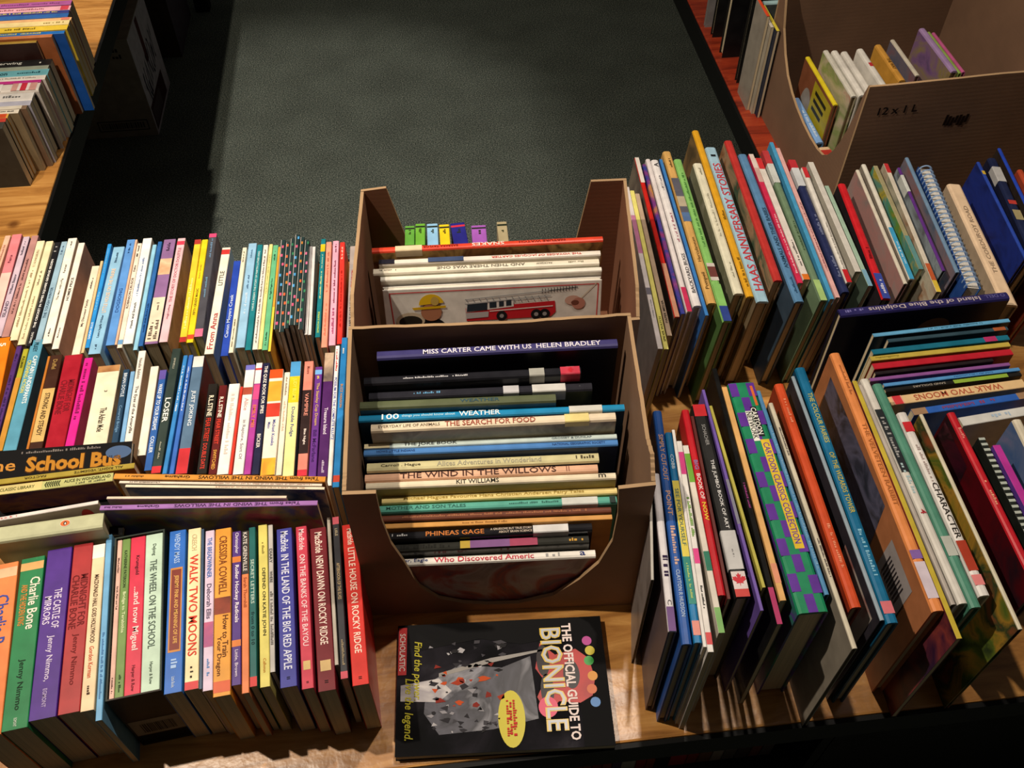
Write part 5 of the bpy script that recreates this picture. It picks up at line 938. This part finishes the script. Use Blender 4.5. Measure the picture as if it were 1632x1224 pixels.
# ------------------------------------------------------------------ cartons on the floor
def closed_carton(label, x0, x1, y0, y1, h, mat_front, mat_side, deco=None, z=.0005):
    r = empty('carton', Matrix.Translation(((x0+x1)/2, (y0+y1)/2, z))); tag(r, label, 'box'); hx, hy = (x1-x0)/2, (y1-y0)/2
    v, f = boxgeo(-hx, hx, -hy, hy, 0, h); mesh('carton_body', v, [f[0], f[2], f[3], f[4], f[5]], [mat_front, mat_side], [0, 0, 0, 0, 1], r)
    box('top_flap', -hx, -.001, -hy, hy, h, h+.003, mat_front, r); box('top_flap', .001, hx, -hy, hy, h, h+.003, mat_front, r)
    if deco: deco(r, hx, hy, h)
    return r
def deco1(r, hx, hy, h):
    y = -hy-.0005; x = hx+.0005
    def sy(n, a, b, c, d, m): mesh(n, [(a, y, c), (b, y, c), (b, y, d), (a, y, d)], [(0, 1, 2, 3)], m, None, r)
    def sx(n, a, b, c, d, m, k=0): mesh(n, [(x+k*.0003, a, c), (x+k*.0003, b, c), (x+k*.0003, b, d), (x+k*.0003, a, d)], [(0, 1, 2, 3)], m, None, r)
    dk = flat('1c1c1c')
    for q in ((hx-.17, hx-.02, .022, .025), (hx-.17, hx-.02, .055, .058), (hx-.17, hx-.167, .025, .055), (hx-.023, hx-.02, .025, .055)): sy('printed_frame', *q, dk)
    v, f = [], []; p = hx-.16
    while p < hx-.03: b = len(v); w2 = random.choice((.002, .003, .005)); v += [(p, y, .03), (p+w2, y, .03), (p+w2, y, .05), (p, y, .05)]; f.append((b, b+1, b+2, b+3)); p += w2+.003
    mesh('barcode_bars', v, f, flat('34342f'), None, r)
    RY = Matrix.Rotation(PI/2, 4, 'X')
    for zz, ww in ((h-.03, .07), (h-.05, .06)): dashes(r, Matrix.Translation((hx-.06, y, zz)) @ RY, ww, .014, flat('201c18'))
    sx('red_stripe', -hy+.12, -hy+.15, h*.55, h*.98, flat('4c1c1c')); sx('dark_panel', -hy+.01, hy-.06, .012, .09, flat('3c1c20')); sx('inner_panel', -hy+.02, hy-.14, .02, .075, flat('54484c'), 1)
    SX = Matrix(((0, 0, 1, 0), (1, 0, 0, 0), (0, 1, 0, 0), (0, 0, 0, 1)))
    # brush script on the side, too dim to read: strokes only
    rn = random.Random(3); px_ = -hy+.03
    for k in range(9):
        v = []
        for i in range(9):
            a = i/8; v.append((x+.0005, px_+k*.024+.02*a+.006*math.sin(a*9+k), h*.42+.05*math.sin(a*5+k*1.3)+k*.006))
        vv = [p for p in v]+[(p[0], p[1]+.004, p[2]+.006) for p in v[::-1]]
        mesh('brush_stroke', vv, [(i, i+1, 16-i, 17-i) for i in range(8)], flat('1c2038'), None, r)
closed_carton('grey and white carton with dark script pushed under the left table', -1.12, -.812, 2.572, 2.86, .318, cov('8c8478', .7), cov('b4aeb8', .6), deco1)
closed_carton('dark carton standing behind the grey and white one under left table', -1.1, -.79, 3.02, 3.3, .30, cov('3c3028', .7), cov('4c4450', .7))
closed_carton('dark carton at the far end of the carpet aisle', .55, .95, 3.3, 3.6, .28, card_mat('4c3a2a'), card_mat('4c3a2a'))

# ------------------------------------------------------------------ lower shelf under the front table
sh = [('4c1c24', .02), ('203838', .016), ('28343c', .014), ('2c4048', .012), ('283038', .014), ('7c5c4c', .016), ('6c4840', .013), ('8c4c48', .014), ('805848', .012), ('7c3c34', .014), ('90504c', .013), ('5c4c6c', .012), ('a8a8a0', .02), ('98302c', .014), ('8c4028', .012), ('24201c', .02), ('a02c30', .024), ('883428', .016), ('745040', .018), ('8c8078', .016), ('5c5450', .018), ('483c3c', .02), ('6c4038', .015), ('504848', .016)]
x = .02
for i, (h, t) in enumerate(sh):
    zt = .33+.2; x += t/2+.0006
    nmz = ['wine red', 'dark teal', 'slate', 'petrol blue', 'steel grey', 'brown', 'russet', 'dull red', 'tawny', 'brick red', 'rose brown', 'violet grey', 'pale grey', 'red', 'rust', 'black', 'bright red', 'rust red', 'umber', 'stone grey', 'taupe', 'dark plum', 'maroon', 'dark grey'][i]
    book(f'{nmz} book, {ordn(i+1)} from left on the dark shelf under front table', 'books on the shelf under the table', (x, .60, zt), (x, .42, zt), t, zt-TZ, 'paperback', h, zb=.33-TZ+.0003, pg=cov(h))
    x += t/2+.0006
bx = empty('carton', Matrix.Translation((.36, .5, 0))); tag(bx, 'pale grey carton on the floor under the front table', 'box')
bevbox('carton_body', -.14, .14, -.12, .12, .0005, .25, cov('8c8884', .7), bx, .003)
box('top_flap', -.14, .14, -.12, .12, .2503, .253, cov('98948f', .7), bx)

flush_text()
